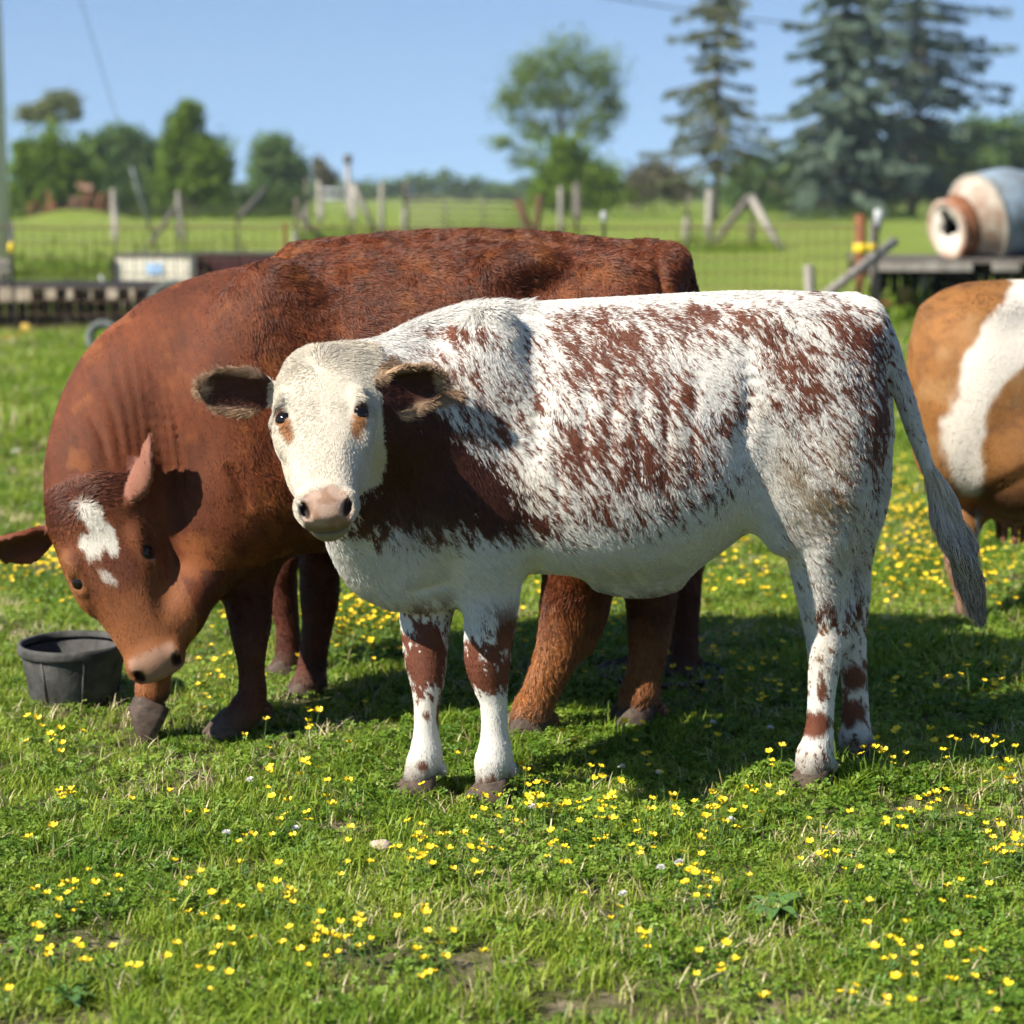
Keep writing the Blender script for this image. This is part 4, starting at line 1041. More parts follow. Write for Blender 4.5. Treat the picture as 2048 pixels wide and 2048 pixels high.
# ------------------------------------------------------------------ heads
class Head:
    """frame: O poll, U down the face, V across, W out of the face"""
    def __init__(s, poll, nose, across, scale):
        s.O = np.array(poll, float); U = np.array(nose, float) - s.O; U /= np.linalg.norm(U)
        Vv = np.array(across, float); Vv -= U * (Vv @ U); Vv /= np.linalg.norm(Vv)
        W = np.cross(U, Vv)
        if W[1] > 0: W = -W
        s.U, s.V, s.W, s.s = U, Vv, W, scale
        s.M = np.stack([U, Vv, W], 1)
    def p(s, u, v, w): return s.O + (s.U * u + s.V * v + s.W * w) * s.s
    def loc(s, P):
        d = (P - s.O) / s.s
        return d @ s.U, d @ s.V, d @ s.W
    def build(s, f):
        r = 0.5 * s.s; c = s.p(.22, 0, -.1)
        sl = f.sl(c - r, c + r); X, Y, Z = f.xyz(sl)
        d = [X - s.O[0], Y - s.O[1], Z - s.O[2]]
        u, v, w = [(d[0] * a[0] + d[1] * a[1] + d[2] * a[2]) / s.s for a in (s.U, s.V, s.W)]
        us = [-.035, 0, .05, .11, .16, .20, .26, .33, .39, .43, .465]
        hw = cub(us, [.045, .078, .103, .113, .115, .110, .094, .076, .067, .064, .05], u.ravel()).reshape(u.shape)
        wt = cub(us, [-.045, -.012, .010, .014, .012, .008, .000, -.006, -.012, -.018, -.035], u.ravel()).reshape(u.shape)
        wb = cub(us, [-.15, -.185, -.21, -.22, -.226, -.228, -.210, -.175, -.145, -.13, -.11], u.ravel()).reshape(u.shape)
        zc = wt + (wb - wt) * 0.36
        hz = np.where(w > zc, wt - zc, zc - wb)
        fall = np.clip((zc - w) / (zc - wb), 0, 1)
        hwe = hw * (1 - 0.30 * fall)
        n = 2.5
        e = ((np.abs(v / hwe) ** n + np.abs((w - zc) / hz) ** n) ** (1 / n) - 1) * np.minimum(hwe, hz)
        e = np.maximum(e, np.maximum(-.035 - u, u - .465))
        f.put(sl, (e * s.s).astype(np.float32), 0.03)
        S_ = s.s
        E = lambda u, v, w, r, k=.02, M=None: f.ell(s.p(u, v, w), np.array(r) * S_, s.M if M is None else M, k * S_)
        E(-.005, 0, -.06, (.04, .07, .06), .03)                      # poll
        E(.425, 0, -.054, (.048, .064, .048), .025)                  # muzzle
        E(.410, 0, -.119, (.052, .046, .036), .02)                   # lower lip
        for sg in (-1, 1):
            E(.148, sg * .082, -.006, (.030, .017, .014), .02)
            E(.215, sg * .088, -.050, (.045, .018, .030), .03)       # cheekbone
            E(.215, sg * .060, -.150, (.085, .035, .060), .04)       # jaw muscle
            E(.430, sg * .050, -.038, (.025, .017, .029), .015)      # nostril wing
            E(.187, sg * .085, -.017, (.036, .021, .019), .012)      # lids
            f.ecut(s.p(.300, sg * .092, .012), np.array([.075, .026, .034]) * S_, s.M @ np.array(Matrix.Rotation(-sg * .22, 3, 'Z')), .03 * S_)
            f.ecut(s.p(.189, sg * .0965, -.001), np.array([.0235, .0150, .0140]) * S_, s.M @ np.array(Matrix.Rotation(-sg * .25, 3, 'Z')), .005 * S_)
            f.ecut(s.p(.450, sg * .047, -.028), np.array([.021, .0075, .018]) * S_, s.M @ np.array(Matrix.Rotation(-sg * .5, 3, 'Z')), .008 * S_)
        # mouth slit
        f.ecut(s.p(.475, 0, -.093), np.array([.055, .062, .006]) * S_, s.M, .006 * S_)
    def ear(s, f, base, tip, face, width, key, store):
        """face: direction the open side looks to"""
        b = np.array(base, float); t = np.array(tip, float); e = t - b; L = np.linalg.norm(e); e /= L
        nn = np.array(face, float); nn -= e * (nn @ e); nn /= np.linalg.norm(nn)
        tt = np.cross(e, nn)
        m = L * .75; c = (b + t) / 2
        sl = f.sl(c - m - .04, c + m + .04); X, Y, Z = f.xyz(sl)
        d = [X - b[0], Y - b[1], Z - b[2]]
        le, ln, lt = [d[0] * a[0] + d[1] * a[1] + d[2] * a[2] for a in (e, nn, tt)]
        x = np.clip(le / L, -.2, 1.0)
        hw = cub([-.2, 0, .12, .35, .6, .82, 1.0], np.array([.40, .50, .72, 1.0, .95, .66, .08]) * width, x.ravel()).reshape(x.shape)
        cup = np.clip(0.5 * (lt / width) ** 2 * width * (1.3 - .7 * x), 0, .06) - 0.25 * width * (1 - x)
        th = max(.0072, f.h * 1.2) + .008 * np.clip(.35 - x, 0, 1)
        q = np.maximum(np.abs(ln - cup) - th, (np.abs(lt) - hw) * .8)
        q = np.maximum(q, np.maximum(-.02 - le, le - L))
        f.put(sl, (q - .0015).astype(np.float32), .012)
        store.append((b, e, nn, tt, L, width))
    def eyes(s, parent, mats, r=.0248):
        for sg in (-1, 1):
            m = MB(); c = s.p(.188, sg * .0810, -.0215)
            n, k = 16, 12
            M = Matrix(s.M.tolist())
            prof = [(r * s.s * math.sin(math.pi * i / k), r * s.s * math.cos(math.pi * i / k)) for i in range(k + 1)]
            m.lathe(prof, Matrix.Translation(c) @ (M @ Matrix.Rotation(math.radians(90), 3, 'X')).to_4x4(), n)
            m.build('eye', mats, parent, True)
M_eye, _nt, _b = new_mat('dark_eye')
_b.inputs['Base Color'].default_value = (.006, .004, .003, 1); _b.inputs['Roughness'].default_value = .10; _b.inputs['Specular IOR Level'].default_value = .35
M_hoof = mat('hoof_horn', (.040, .027, .020), (.100, .070, .052), .75, 40, .15, stretch=(1, 1, 1.6))

def hoof(parent, foot, yaw, size=1.0, tilt=0.0, split=0.010):
    """cloven hoof: two claws, ground centre at foot"""
    m = MB()
    R = Matrix.Rotation(yaw, 3, 'Z') @ Matrix.Rotation(tilt, 3, 'Y')
    for sg in (-1, 1):
        rings = []
        n = 14
        for (z, xf, xb, hw, sh) in ((0.0, .066, -.052, .027, 0), (.02, .060, -.052, .027, 0), (.045, .042, -.048, .025, -.004), (.066, .022, -.044, .022, -.008), (.08, .010, -.034, .014, -.010)):
            ring = []
            for k in range(n):
                a = 2 * math.pi * k / n
                cx = math.cos(a); sy = math.sin(a)
                x = (xf if cx > 0 else -xb) * abs(cx) ** .8 * (1 if cx > 0 else -1)
                y = hw * abs(sy) ** .7 * (1 if sy > 0 else -1)
                if sy * sg < 0: y *= .75
                y = y + sg * (hw + split * .5 - .004) + sg * .010 * max(0, -cx) * .3 - sg * .007 * max(0, cx) ** 2
                ring.append(Vector(foot) + R @ (Vector((x + sh, y, z)) * size))
            rings.append(ring)
        v = [p for r_ in rings for p in r_]; fs = []
        for i in range(len(rings) - 1):
            for k in range(n): fs.append((i * n + k, i * n + (k + 1) % n, (i + 1) * n + (k + 1) % n, (i + 1) * n + k))
        fs.append(tuple(range(n - 1, -1, -1))); fs.append(tuple((len(rings) - 1) * n + k for k in range(n)))
        m.add(v, fs)
    return m.build('hoof', M_hoof, parent, True)
def dewclaws(f, fet, back, r):
    b = Vector(back).normalized(); side = b.cross(Vector((0, 0, 1)))
    for sg in (-1, 1):
        p = Vector(fet) + b * r * .95 + side * sg * r * .45 + Vector((0, 0, -.012))
        f.ell(p, (.011, .011, .015), None, .010)
# ------------------------------------------------------------------ coats
def unit(v): return v / (np.linalg.norm(v, axis=-1, keepdims=True) + 1e-9)
def gauss(x, y, g):
    cx, cy, sx, sy, rot = g[:5]
    a = math.radians(rot); dx, dy = x - cx, y - cy
    u = (dx * math.cos(a) + dy * math.sin(a)) / sx; v = (-dx * math.sin(a) + dy * math.cos(a)) / sy
    return np.exp(-0.5 * (u * u + v * v))
def blob(x, y, cx, cy, rx, ry, rot=0, edge=.25, seed=0, wob=.35):
    out = np.zeros(len(x)); m = max(rx, ry) * 1.9
    k = np.nonzero((np.abs(x - cx) < m) & (np.abs(y - cy) < m))[0]
    if not len(k): return out
    x, y = x[k], y[k]
    a = math.radians(rot); dx, dy = x - cx, y - cy
    u = (dx * math.cos(a) + dy * math.sin(a)) / rx; v = (-dx * math.sin(a) + dy * math.cos(a)) / ry
    r = np.sqrt(u * u + v * v) + wob * (fbm(x / 16., y / 16., 3.3, seed, 3) - .5) * 2
    out[k] = 1 - sstep(1 - edge, 1 + edge, r)
    return out
def mixc(a, b, t): return a + (np.asarray(b) - a) * t[:, None]

def fleck(px, py, ang, w, l, seed):
    a = np.radians(ang)
    u = (px * np.cos(a) + py * np.sin(a)) / l; v = (-px * np.sin(a) + py * np.cos(a)) / w
    n1 = vnoise(u, v, 0.5, seed); n2 = vnoise(u * 2.1 + 5, v * 2.1, 1.5, seed + 3); n3 = vnoise(u * .45, v * .45, 9.5, seed + 5)
    return .5 + ((n1 - .5) * .9 + (n2 - .5) * .6 + (n3 - .5) * .5) * .95

# ================================================================== the roan heifer
def roan_Y(px): return 5.02 + (px - 800) / 850 * 0.20
roan = empty('cow', gnd(1230, 1490))
tag(roan, 'white heifer with rust red roan flecks and a plain white face, looking at the camera', 'cow')
f = Field((-.80, 4.30, -.02), (1.30, 5.72, 1.42), 0.0062)
st = []
for px, t, b, hw in ((690, 800, 1040, .05), (715, 715, 1105, .115), (760, 668, 1130, .155), (820, 625, 1135, .185), (900, 596, 1115, .205), (980, 584, 1085, .235), (1060, 578, 1082, .262),
                     (1150, 573, 1098, .280), (1240, 567, 1100, .282), (1330, 562, 1062, .268), (1420, 559, 995, .250), (1500, 560, 930, .235), (1570, 566, 900, .205), (1620, 578, 880, .165), (1652, 605, 850, .115), (1668, 660, 780, .05)):
    Y = roan_Y(px); a, c = at(px, t, Y), at(px, b, Y)
    st.append((a.x, Y, a.z - .006, c.z + .004, hw))
f.loft(st, .02, 2.25, .47)
RL = lambda pts, k=.03, **kw: f.chain([Cp(*p) for p in pts], k, **kw)
# spine, hips, shoulders
RL([(900, 612, 5.04, 18), (1050, 592, 5.08, 14), (1250, 580, 5.12, 13), (1450, 573, 5.17, 14), (1600, 580, 5.21, 20)], .06)
f.ell(at(1455, 612, 5.02), (.075, .05, .05), None, .07)          # near hip bone
f.ell(at(1455, 604, 5.35), (.075, .05, .05), None, .07)
f.ell(at(1635, 640, 5.12), (.05, .045, .06), None, .06)          # pin bone
f.ell(at(885, 780, 4.90), (.11, .085, .26), np.array(Matrix.Rotation(.25, 3, 'Y')), .08)   # shoulder blade
f.ell(at(850, 930, 4.87), (.12, .075, .13), None, .08)           # point of shoulder
f.ell(at(830, 930, 5.15), (.12, .08, .14), None, .08)
f.ell(at(1150, 900, 4.93), (.28, .11, .19), None, .10)           # rib spring
# brisket and dewlap
RL([(650, 945, 4.80, 46), (668, 1030, 4.88, 44), (705, 1080, 4.93, 52), (770, 1095, 4.97, 56), (850, 1090, 5.0, 50)], .05)
RL([(665, 900, 4.82, 62), (700, 985, 4.90, 75), (760, 1020, 4.95, 90)], .06)
# neck
RL([(860, 800, 5.02, 158), (790, 790, 4.95, 150), (720, 785, 4.87, 128), (665, 775, 4.79, 104), (630, 770, 4.76, 90)], .05)
RL([(930, 612, 5.04, 26), (860, 630, 5.0, 40), (790, 655, 4.93, 44), (720, 680, 4.86, 40), (660, 690, 4.80, 40)], .05)
# head
hr = Head(at(601, 664, 4.74), at(612, 913, 4.44), (1, -.02, .0), 1.0)
hr.build(f)
hr_ears = []
hr.ear(f, at(512, 742, 4.74), at(376, 730, 4.70), (.10, -1, -.12), .052, 'l', hr_ears)
hr.ear(f, at(712, 735, 4.76), at(842, 718, 4.74), (-.15, -1, -.35), .052, 'r', hr_ears)
# near foreleg
fl_foot = gnd(922, 1512); Yn = fl_foot.y
RL([(915, 930, 4.93, 88), (925, 1010, 4.91, 74), (926, 1090, Yn, 60), (924, 1170, Yn, 50), (920, 1240, Yn, 45), (924, 1280, Yn, 37), (931, 1322, Yn, 27), (933, 1375, Yn, 26), (934, 1415, Yn, 33), (931, 1438, Yn, 37), (927, 1466, Yn - .005, 31)], .04)
f.ell(at(962, 1000, 4.92), (.05, .05, .07), None, .05)           # elbow
dewclaws(f, at(934, 1440, Yn), (1, .15, 0), .045)
# far foreleg
ff_foot = gnd(785, 1502); Yf = ff_foot.y
RL([(830, 990, 5.16, 80), (815, 1090, 5.10, 58), (804, 1160, 5.05, 50), (803, 1235, 5.02, 42), (806, 1280, 5.0, 34), (805, 1328, 4.99, 25), (804, 1378, Yf, 24), (804, 1416, Yf, 31), (800, 1438, Yf, 34), (790, 1462, Yf - .005, 29)], .035)
dewclaws(f, at(804, 1440, Yf), (1, .15, 0), .042)
# hind quarters
nh_foot = gnd(1526, 1487); Yh = nh_foot.y
f.ell(at(1545, 760, 5.06), (.165, .13, .25), np.array(Matrix.Rotation(-.12, 3, 'Y')), .08)
RL([(1565, 820, 5.07, 100), (1555, 900, 5.05, 100), (1550, 985, 5.05, 80), (1548, 1060, 5.06, 60), (1552, 1130, 5.07, 47), (1558, 1185, 5.08, 42), (1556, 1235, Yh, 33), (1551, 1300, Yh, 27), (1547, 1360, Yh, 26), (1543, 1402, Yh, 31), (1537, 1428, Yh, 36), (1531, 1452, Yh - .004, 31)], .05)
f.ell(at(1480, 905, 5.0), (.085, .06, .12), np.array(Matrix.Rotation(.3, 3, 'Y')), .08)     # stifle
RL([(1588, 1100, 5.09, 16), (1592, 1160, 5.09, 20), (1585, 1200, 5.09, 18)], .04)           # point of hock
RL([(1395, 930, 5.06, 30), (1440, 960, 5.03, 28), (1475, 1010, 5.02, 30)], .06)             # flank fold
dewclaws(f, at(1540, 1432, Yh), (1, .2, 0), .043)
fh_foot = gnd(1612, 1440); Yg = fh_foot.y
f.ell(at(1575, 770, 5.36), (.15, .12, .25), None, .08)
RL([(1585, 830, 5.35, 95), (1590, 920, 5.33, 90), (1592, 1000, 5.31, 66), (1595, 1070, 5.30, 46), (1600, 1120, 5.29, 36), (1606, 1180, 5.29, 29), (1610, 1250, Yg, 26), (1614, 1320, Yg, 25), (1615, 1370, Yg, 28), (1614, 1392, Yg, 32), (1611, 1412, Yg, 28)], .04)
RL([(1620, 1070, 5.31, 13), (1622, 1120, 5.30, 15), (1618, 1160, 5.30, 12)], .035)
dewclaws(f, at(1615, 1390, Yg), (1, .2, 0), .038)
# navel fold, udder, tail
f.ell(at(1205, 1092, 5.10), (.10, .04, .034), None, .08)
f.ell(at(1425, 955, 5.20), (.09, .08, .05), None, .06)
for tx, ty, tY in ((1425, 985, 5.14), (1440, 995, 5.16), (1418, 980, 5.24), (1436, 984, 5.26)):
    f.chain([(at(tx, ty - 15, tY), .012), (at(tx + 2, ty + 14, tY), .009)], .015)
RL([(1610, 585, 5.2, 24), (1640, 592, 5.18, 26), (1668, 640, 5.17, 22), (1690, 700, 5.17, 19), (1716, 780, 5.18, 17), (1742, 860, 5.19, 13), (1768, 930, 5.20, 10), (1788, 980, 5.20, 8)], .03)
# skin creases behind shoulder and on the brisket
def creases(f, lines, amp, wid):
    for pts in lines:
        P = np.array([list(at(*p)) for p in pts]); t0 = np.arange(len(P)); tt = np.linspace(0, len(P) - 1, 13)
        P = np.stack([cub(t0, P[:, i], tt) for i in range(3)], 1)
        lo, hi = P.min(0) - wid * 3 - np.array([0, .05, 0]), P.max(0) + wid * 3 + np.array([0, .05, 0])
        sl = f.sl(lo, hi); X, Y, Z = f.xyz(sl); g = 0
        for k, c in enumerate(P):
            w = math.sin(math.pi * (k + .6) / len(P)) ** .7
            a, b = P[max(k - 1, 0)], P[min(k + 1, len(P) - 1)]; L = np.linalg.norm(b - a) / 2 + 1e-6; tx, tz = (b[0] - a[0]) / (2 * L), (b[2] - a[2]) / (2 * L)
            al = (X - c[0]) * tx + (Z - c[2]) * tz; ac = (X - c[0]) * tz - (Z - c[2]) * tx
            g = np.maximum(g, w * np.exp(-(ac / wid) ** 2 - (al / (L * .9)) ** 2 - ((Y - c[1]) / .07) ** 2))
        f.D[sl] += (amp * g).astype(np.float32)
creases(f, [[(1040, 840, 4.78), (1052, 900, 4.76), (1056, 970, 4.78)], [(770, 1118, 4.86), (850, 1105, 4.86)], [(640, 1000, 4.78), (690, 1050, 4.84)]], .006, .012)
creases(f, [[(1405, 640, 4.96), (1412, 740, 4.93), (1398, 850, 4.92), (1430, 935, 4.95)], [(985, 640, 4.86), (1018, 740, 4.82), (1012, 880, 4.80)]], .012, .026)
creases(f, [[(x_, 690, 4.86), (x_ - 18, 800, 4.82), (x_ - 20, 930, 4.84)] for x_ in (1120, 1172, 1224, 1276, 1326)], .0042, .013)
creases(f, [[(1500, 800, 4.93), (1560, 900, 4.94), (1600, 1000, 4.97)], [(1600, 640, 5.0), (1622, 760, 5.02), (1610, 880, 5.0)]], .007, .02)

ROAN_RED = [  # cx, cy, sx, sy, rot, weight
    (845, 628, 48, 17, 10, .85), (905, 632, 22, 14, 30, .6), (870, 720, 75, 60, 40, .42), (930, 800, 60, 90, 50, .50), (1010, 760, 26, 90, 62, .12),
    (1075, 625, 40, 42, 40, .75), (1120, 600, 75, 20, 8, .80), (1170, 640, 60, 38, 30, .80), (1120, 690, 72, 42, 30, .85), (1200, 700, 60, 40, 40, .66), (1262, 750, 34, 32, 50, .80),
    (1160, 745, 60, 40, 35, .55), (1290, 615, 60, 26, 20, .62), (1100, 835, 46, 48, 50, .85), (1180, 845, 62, 50, 40, .85), (1230, 875, 40, 40, 40, .72), (1075, 905, 26, 50, 50, .65), (1150, 955, 75, 30, 15, .60),
    (1240, 955, 50, 26, 20, .45), (1345, 800, 26, 44, 55, .72), (1300, 875, 24, 36, 60, .70), (1330, 905, 50, 50, 60, .28), (1395, 740, 26, 20, 60, .38), (1370, 660, 26, 20, 40, .2),
    (1330, 590, 60, 18, 6, .70), (1400, 608, 50, 22, 18, .72), (1462, 640, 42, 26, 45, .85), (1498, 690, 34, 40, 60, .85), (1520, 745, 30, 45, 70, .60), (1440, 700, 20, 16, 30, .3),
    (1590, 610, 34, 24, 35, .72), (1630, 640, 40, 34, 50, .80), (1620, 720, 50, 50, 65, .55), (1658, 760, 26, 110, 0, .90), (1560, 790, 50, 50, 60, .22), (1610, 830, 42, 60, 70, .36), (1545, 850, 60, 40, 0, .18), (1580, 910, 40, 50, 0, .30)]
ROAN_LEG = [  # px, py, rx, ry, rot, near(-1)/far(1)
    (1, 1531, 1366, 36, 26, 0), (1, 1552, 1302, 10, 17, 10), (1, 1580, 1062, 22, 13, -30), (1, 1560, 1150, 14, 10, 0), (2, 1612, 1278, 26, 24, 0), (2, 1604, 1345, 28, 26, 20), (2, 1618, 1155, 10, 20, 0),
    (3, 803, 1245, 36, 58, 0), (3, 797, 1445, 11, 10, 0), (3, 805, 1350, 7, 9, 0), (3, 830, 1350, 8, 30, 0), (4, 890, 1255, 28, 40, -20), (4, 942, 1255, 36, 40, 20), (4, 955, 1180, 18, 50, 10), (4, 922, 1492, 20, 20, 0), (4, 975, 1400, 8, 26, 0)]
WHITE = np.array([.60, .575, .52]); CREAM = np.array([.60, .535, .43]); REDB = np.array([.115, .036, .018]); SHADE_RED = np.array([.034, .010, .007]); PINK = np.array([.37, .255, .19]); MUD = np.array([.20, .145, .075])

def ear_local(P, store):
    out = []
    for b, e, nn, tt, L, w in store:
        d = P - b
        out.append((d @ e / L, d @ nn / w, d @ tt / w))
    return out
def near_box(P, lo, hi): return ((P > lo) & (P < hi)).all(1)

def coat_roan(P, N):
    n = len(P)
    px0, py0 = proj(P)
    Yc = roan_Y(px0)
    Q = P.copy(); torso = P[:, 2] > .60
    near_leg = P[:, 1] < np.where(px0 > 1300, 5.19, 5.0)
    Q[:, 1] = np.where(P[:, 2] > .45, roan_Y(px0) - .20, P[:, 1])
    px, py = proj(Q)
    hu, hv, hw_ = hr.loc(P)
    ishead = (hu > -.06) & (hu < .5) & (np.abs(hv) < .135) & (hw_ > -.25) & (P[:, 1] < 4.83) & (px0 + 16 * (fbm(px0 / 9, py0 / 14, .2, 909) - .5) < np.interp(py0, [640, 780, 860, 930, 970, 1005], [735, 738, 733, 713, 697, 684]))
    r = np.full(n, .05)
    for g in ROAN_RED: r = np.maximum(r, g[5] * gauss(px, py, g)) + .12 * np.minimum(r, g[5] * gauss(px, py, g))
    r = np.clip(r * (1.0 + .14 * (px > 1390)), .0, .80)
    # white back stripe, belly and thigh stay clean
    top = cub([640, 800, 900, 1050, 1240, 1450, 1600, 1660], [640, 608, 590, 578, 565, 556, 562, 590], np.clip(px, 640, 1660))
    r *= sstep(4, 26, py - top + 14 * (px > 1380))
    bel = cub([700, 850, 1000, 1100, 1200, 1300, 1380, 1450], [990, 985, 985, 985, 990, 960, 920, 900], np.clip(px, 700, 1450))
    r *= 1 - .93 * sstep(-12, 40, py - bel) * (px < 1470)
    # solid neck patch
    pw = 46 * (fbm(px / 34, py / 34, .7, 812) - .5) + 26 * (fleck(px, py, 62, 5, 20, 815) - .5)
    poly = 1 - sstep(-14, 52, pw + np.maximum.reduce([(py - 985) * .9, (735 - py) * .9, ((px - 800) * .72 - (py - 760) * .70) * 1.0, (690 - px) * .5]))
    r = np.maximum(r, poly * 1.0)
    t_ = sstep(1300, 1480, px); t2_ = 1 - sstep(860, 1010, px)
    nz = fleck(px, py, 58, 3.1, 13.0, 11) * (1 - t_) * (1 - t2_) + fleck(px, py, 44, 3.0, 12.0, 12) * t_ + fleck(px, py, 66, 3.1, 13.0, 13) * t2_
    nz = nz + .17 * (vnoise(px / 1.5, py / 2.6, .5, 19) - .5)
    rr = np.clip(r, .004, .996); thr = .5 + .17 * np.log(rr / (1 - rr)) / 1.7
    red = sstep(-.03, .03, thr - nz)
    # legs
    leg = (P[:, 2] < .50)
    lg = np.zeros(n); knb = np.zeros(n)
    sel = np.where(px0 > 1300, np.where(P[:, 1] < 5.19, 1, 2), np.where(px0 < 866, 3, 4))
    for i, (s_, cx, cy_, rx, ry, rot) in enumerate(ROAN_LEG):
        k = (sel == s_)
        bb = blob(px0, py0, cx, cy_, rx * (1.25 if rx >= 20 and s_ >= 3 else 1), ry * (1.2 if rx >= 20 and s_ >= 3 else 1), rot, .45 if rx >= 20 and s_ >= 3 else .2, 40 + i, .35) * k
        if rx >= 20 and s_ >= 3: knb = np.maximum(knb, bb * .93)
        else: lg = np.maximum(lg, bb)
    fl2 = fleck(px0, py0, 60, 5, 14, 23)
    kn = ((sel == 4) & (py0 > 1020) & (py0 < 1300)) * np.clip((px0 - 905) / 60., 0, 1) * .55 + ((sel == 3) & (py0 < 1240)) * .40 + ((sel == 1) & (py0 < 1200) & (px0 > 1540)) * .34 + ((sel == 1) & (py0 > 1100)) * .12 + ((sel == 2)) * .20
    kn = np.clip(np.maximum(kn, knb), .004, .985); lg = np.maximum(lg, sstep(-.03, .03, .5 + .17 * np.log(kn / (1 - kn)) / 1.7 - fl2))
    lg = np.maximum(lg - ((sel >= 3) & (py0 > 1300) & (py0 < 1425)) * .0, 0)
    tl = sstep(.46, .56, P[:, 2])
    red = np.where(ishead, 0, red * tl + lg * (1 - tl))
    # a few brown spots on the chest
    for cx, cy_, a, b in ((725, 1005, 10, 16), (745, 985, 8, 12), (712, 1030, 8, 10), (690, 985, 16, 34)):
        red = np.maximum(red, blob(px0, py0, cx, cy_, a, b, 20, .2, int(cx)) * (P[:, 1] < 5.0) * (1 - ishead))
    v = fbm(px / 60, py / 60, 2.2, 5)
    col = np.tile(WHITE, (n, 1)) * (.93 + .12 * v)[:, None]
    col = mixc(col, CREAM, sstep(.45, .8, fbm(px / 90, py / 70, .3, 71)) * .5 * (py > 700))
    redc = np.tile(REDB, (n, 1)) * (.75 + .6 * fbm(px / 14, py / 30, 4.4, 9))[:, None]
    redc = mixc(redc, SHADE_RED, np.clip(poly, 0, 1) * .8)  # neck patch colour darkened further to imitate the head's shadow
    col = col + (redc - col) * red[:, None]
    # mud on stifle and gaskin, stained belly, dirty feet
    md = np.maximum.reduce([1.0 * gauss(px0, py0, (1548, 955, 44, 50, 60)), .8 * gauss(px0, py0, (1505, 900, 55, 30, 60)), .6 * gauss(px0, py0, (1580, 870, 40, 40, 0)), .42 * gauss(px0, py0, (1590, 1010, 30, 60, 0)), .42 * gauss(px0, py0, (1560, 1230, 30, 40, 0)), .35 * gauss(px0, py0, (1200, 1085, 90, 22, 0)), .35 * gauss(px0, py0, (790, 1000, 50, 28, 0))]) * sstep(.22, .52, fleck(px0, py0, 65, 5, 12, 55))
    col = mixc(col, MUD, md * (~ishead))
    ft = 1 - sstep(.035, .13, P[:, 2] + .05 * (fbm(px0 / 12, py0 / 12, 1, 88) - .5))
    col = mixc(col, np.array([.10, .068, .045]), ft * .85)
    ud = gauss(px0, py0, (1432, 975, 22, 26, 0)) * (P[:, 1] > 5.08)
    col = mixc(col, np.array([.14, .075, .05]), np.clip(ud * 1.3, 0, 1))
    # head
    hc = np.tile(np.array([.51, .455, .360]), (n, 1)) * (.95 + .1 * fbm(hu * 60, hv * 60, hw_ * 60, 31))[:, None]
    # bare muzzle
    nose = sstep(.398, .412, hu + .006 * np.sin(hv * 90)) * (1 - sstep(-.005, .005, np.abs(hv) + .003 * np.sin(hu * 400) - (.030 + .026 * sstep(.398, .440, hu)))) * sstep(-.090, -.078, hw_)
    nc = mixc(np.tile(PINK, (n, 1)), np.array([.24, .13, .075]), sstep(.42, .62, fbm(hu * 45 + 3, hv * 45, hw_ * 45, 61)) * .8)
    nc = mixc(nc, np.array([.16, .10, .055]), sstep(-.045, -.07, hw_) * .8)
    hc = hc + (nc - hc) * nose[:, None]
    lip = sstep(.385, .40, hu) * (1 - sstep(-.092, -.078, hw_))
    hc = mixc(hc, np.array([.17, .125, .055]), lip * .8)
    nd = np.minimum(np.sqrt(((hu - .448) / .021) ** 2 + ((np.abs(hv) - .047 - .4 * (.448 - hu)) / .0105) ** 2 + ((hw_ + .03) / .03) ** 2), 2)
    hc = mixc(hc, np.array([.03, .015, .012]), (1 - sstep(.75, 1.05, nd)))
    ms = sstep(.37, .40, hu) * (1 - sstep(.003, .007, np.abs(hw_ + .093)))
    hc = mixc(hc, np.array([.05, .03, .02]), ms * .8)
    ey = np.sqrt(((hu - .188) / .029) ** 2 + ((np.abs(hv) - .092) / .022) ** 2 + ((hw_ + .006) / .022) ** 2)
    hc = mixc(hc, np.array([.11, .055, .03]), 1 - sstep(.80, 1.0, ey))
    tear = blob(hu * 1000, np.abs(hv) * 1000, 221, 80, 36, 15, -16, .2, 91, .15) * (hw_ > -.085)
    hc = mixc(hc, np.array([.235, .092, .024]), tear * .95)
    hb = ishead
    col = np.where(hb[:, None], hc, col)
    # ears
    isear = np.zeros(n, bool)
    for le, ln_, lt in ear_local(P, hr_ears):
        e_ = (le > .02) & (le < 1.1) & (np.abs(lt) < 1.15) & (ln_ > -.9) & (ln_ < 1.2)
        inner = (1 - sstep(.60, .86, np.abs(lt) + .22 * sstep(.75, 1, le))) * (1 - sstep(.78, .92, le))
        rimn = fbm(P[:, 0] * 60, P[:, 1] * 60, P[:, 2] * 60, 17)
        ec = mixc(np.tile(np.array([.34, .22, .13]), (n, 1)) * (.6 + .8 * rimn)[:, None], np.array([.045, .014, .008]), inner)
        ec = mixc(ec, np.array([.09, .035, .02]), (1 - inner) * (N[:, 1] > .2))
        col = np.where(e_[:, None], ec, col); isear |= e_
    # ---------------- hair
    ln = np.full(n, .019); ln = np.where(ishead, .011, ln)
    crest = sstep(0, -30, py - top - 25) * (~ishead) * (px < 1000)
    ln = ln + .008 * crest
    ln = np.where(P[:, 2] < .45, .012, ln)
    poll = 1.0 * ishead * (1 - sstep(.0, .10, hu))
    ln = ln + .008 * poll
    ln = np.where(isear, .014 + .012 * (col[:, 0] > .2), ln)
    lash = ishead & (np.abs(hv) > .075) & (np.abs(hv) < .115) & (hu > .146) & (hu < .166)
    ln = np.where(lash, .016, ln)
    dens = np.ones(n)
    bald = ishead & ((nose > .4) | (lip > .6) | (ey < .98) | (nd < 1.05) | (ms > .5))
    dens[bald] = 0
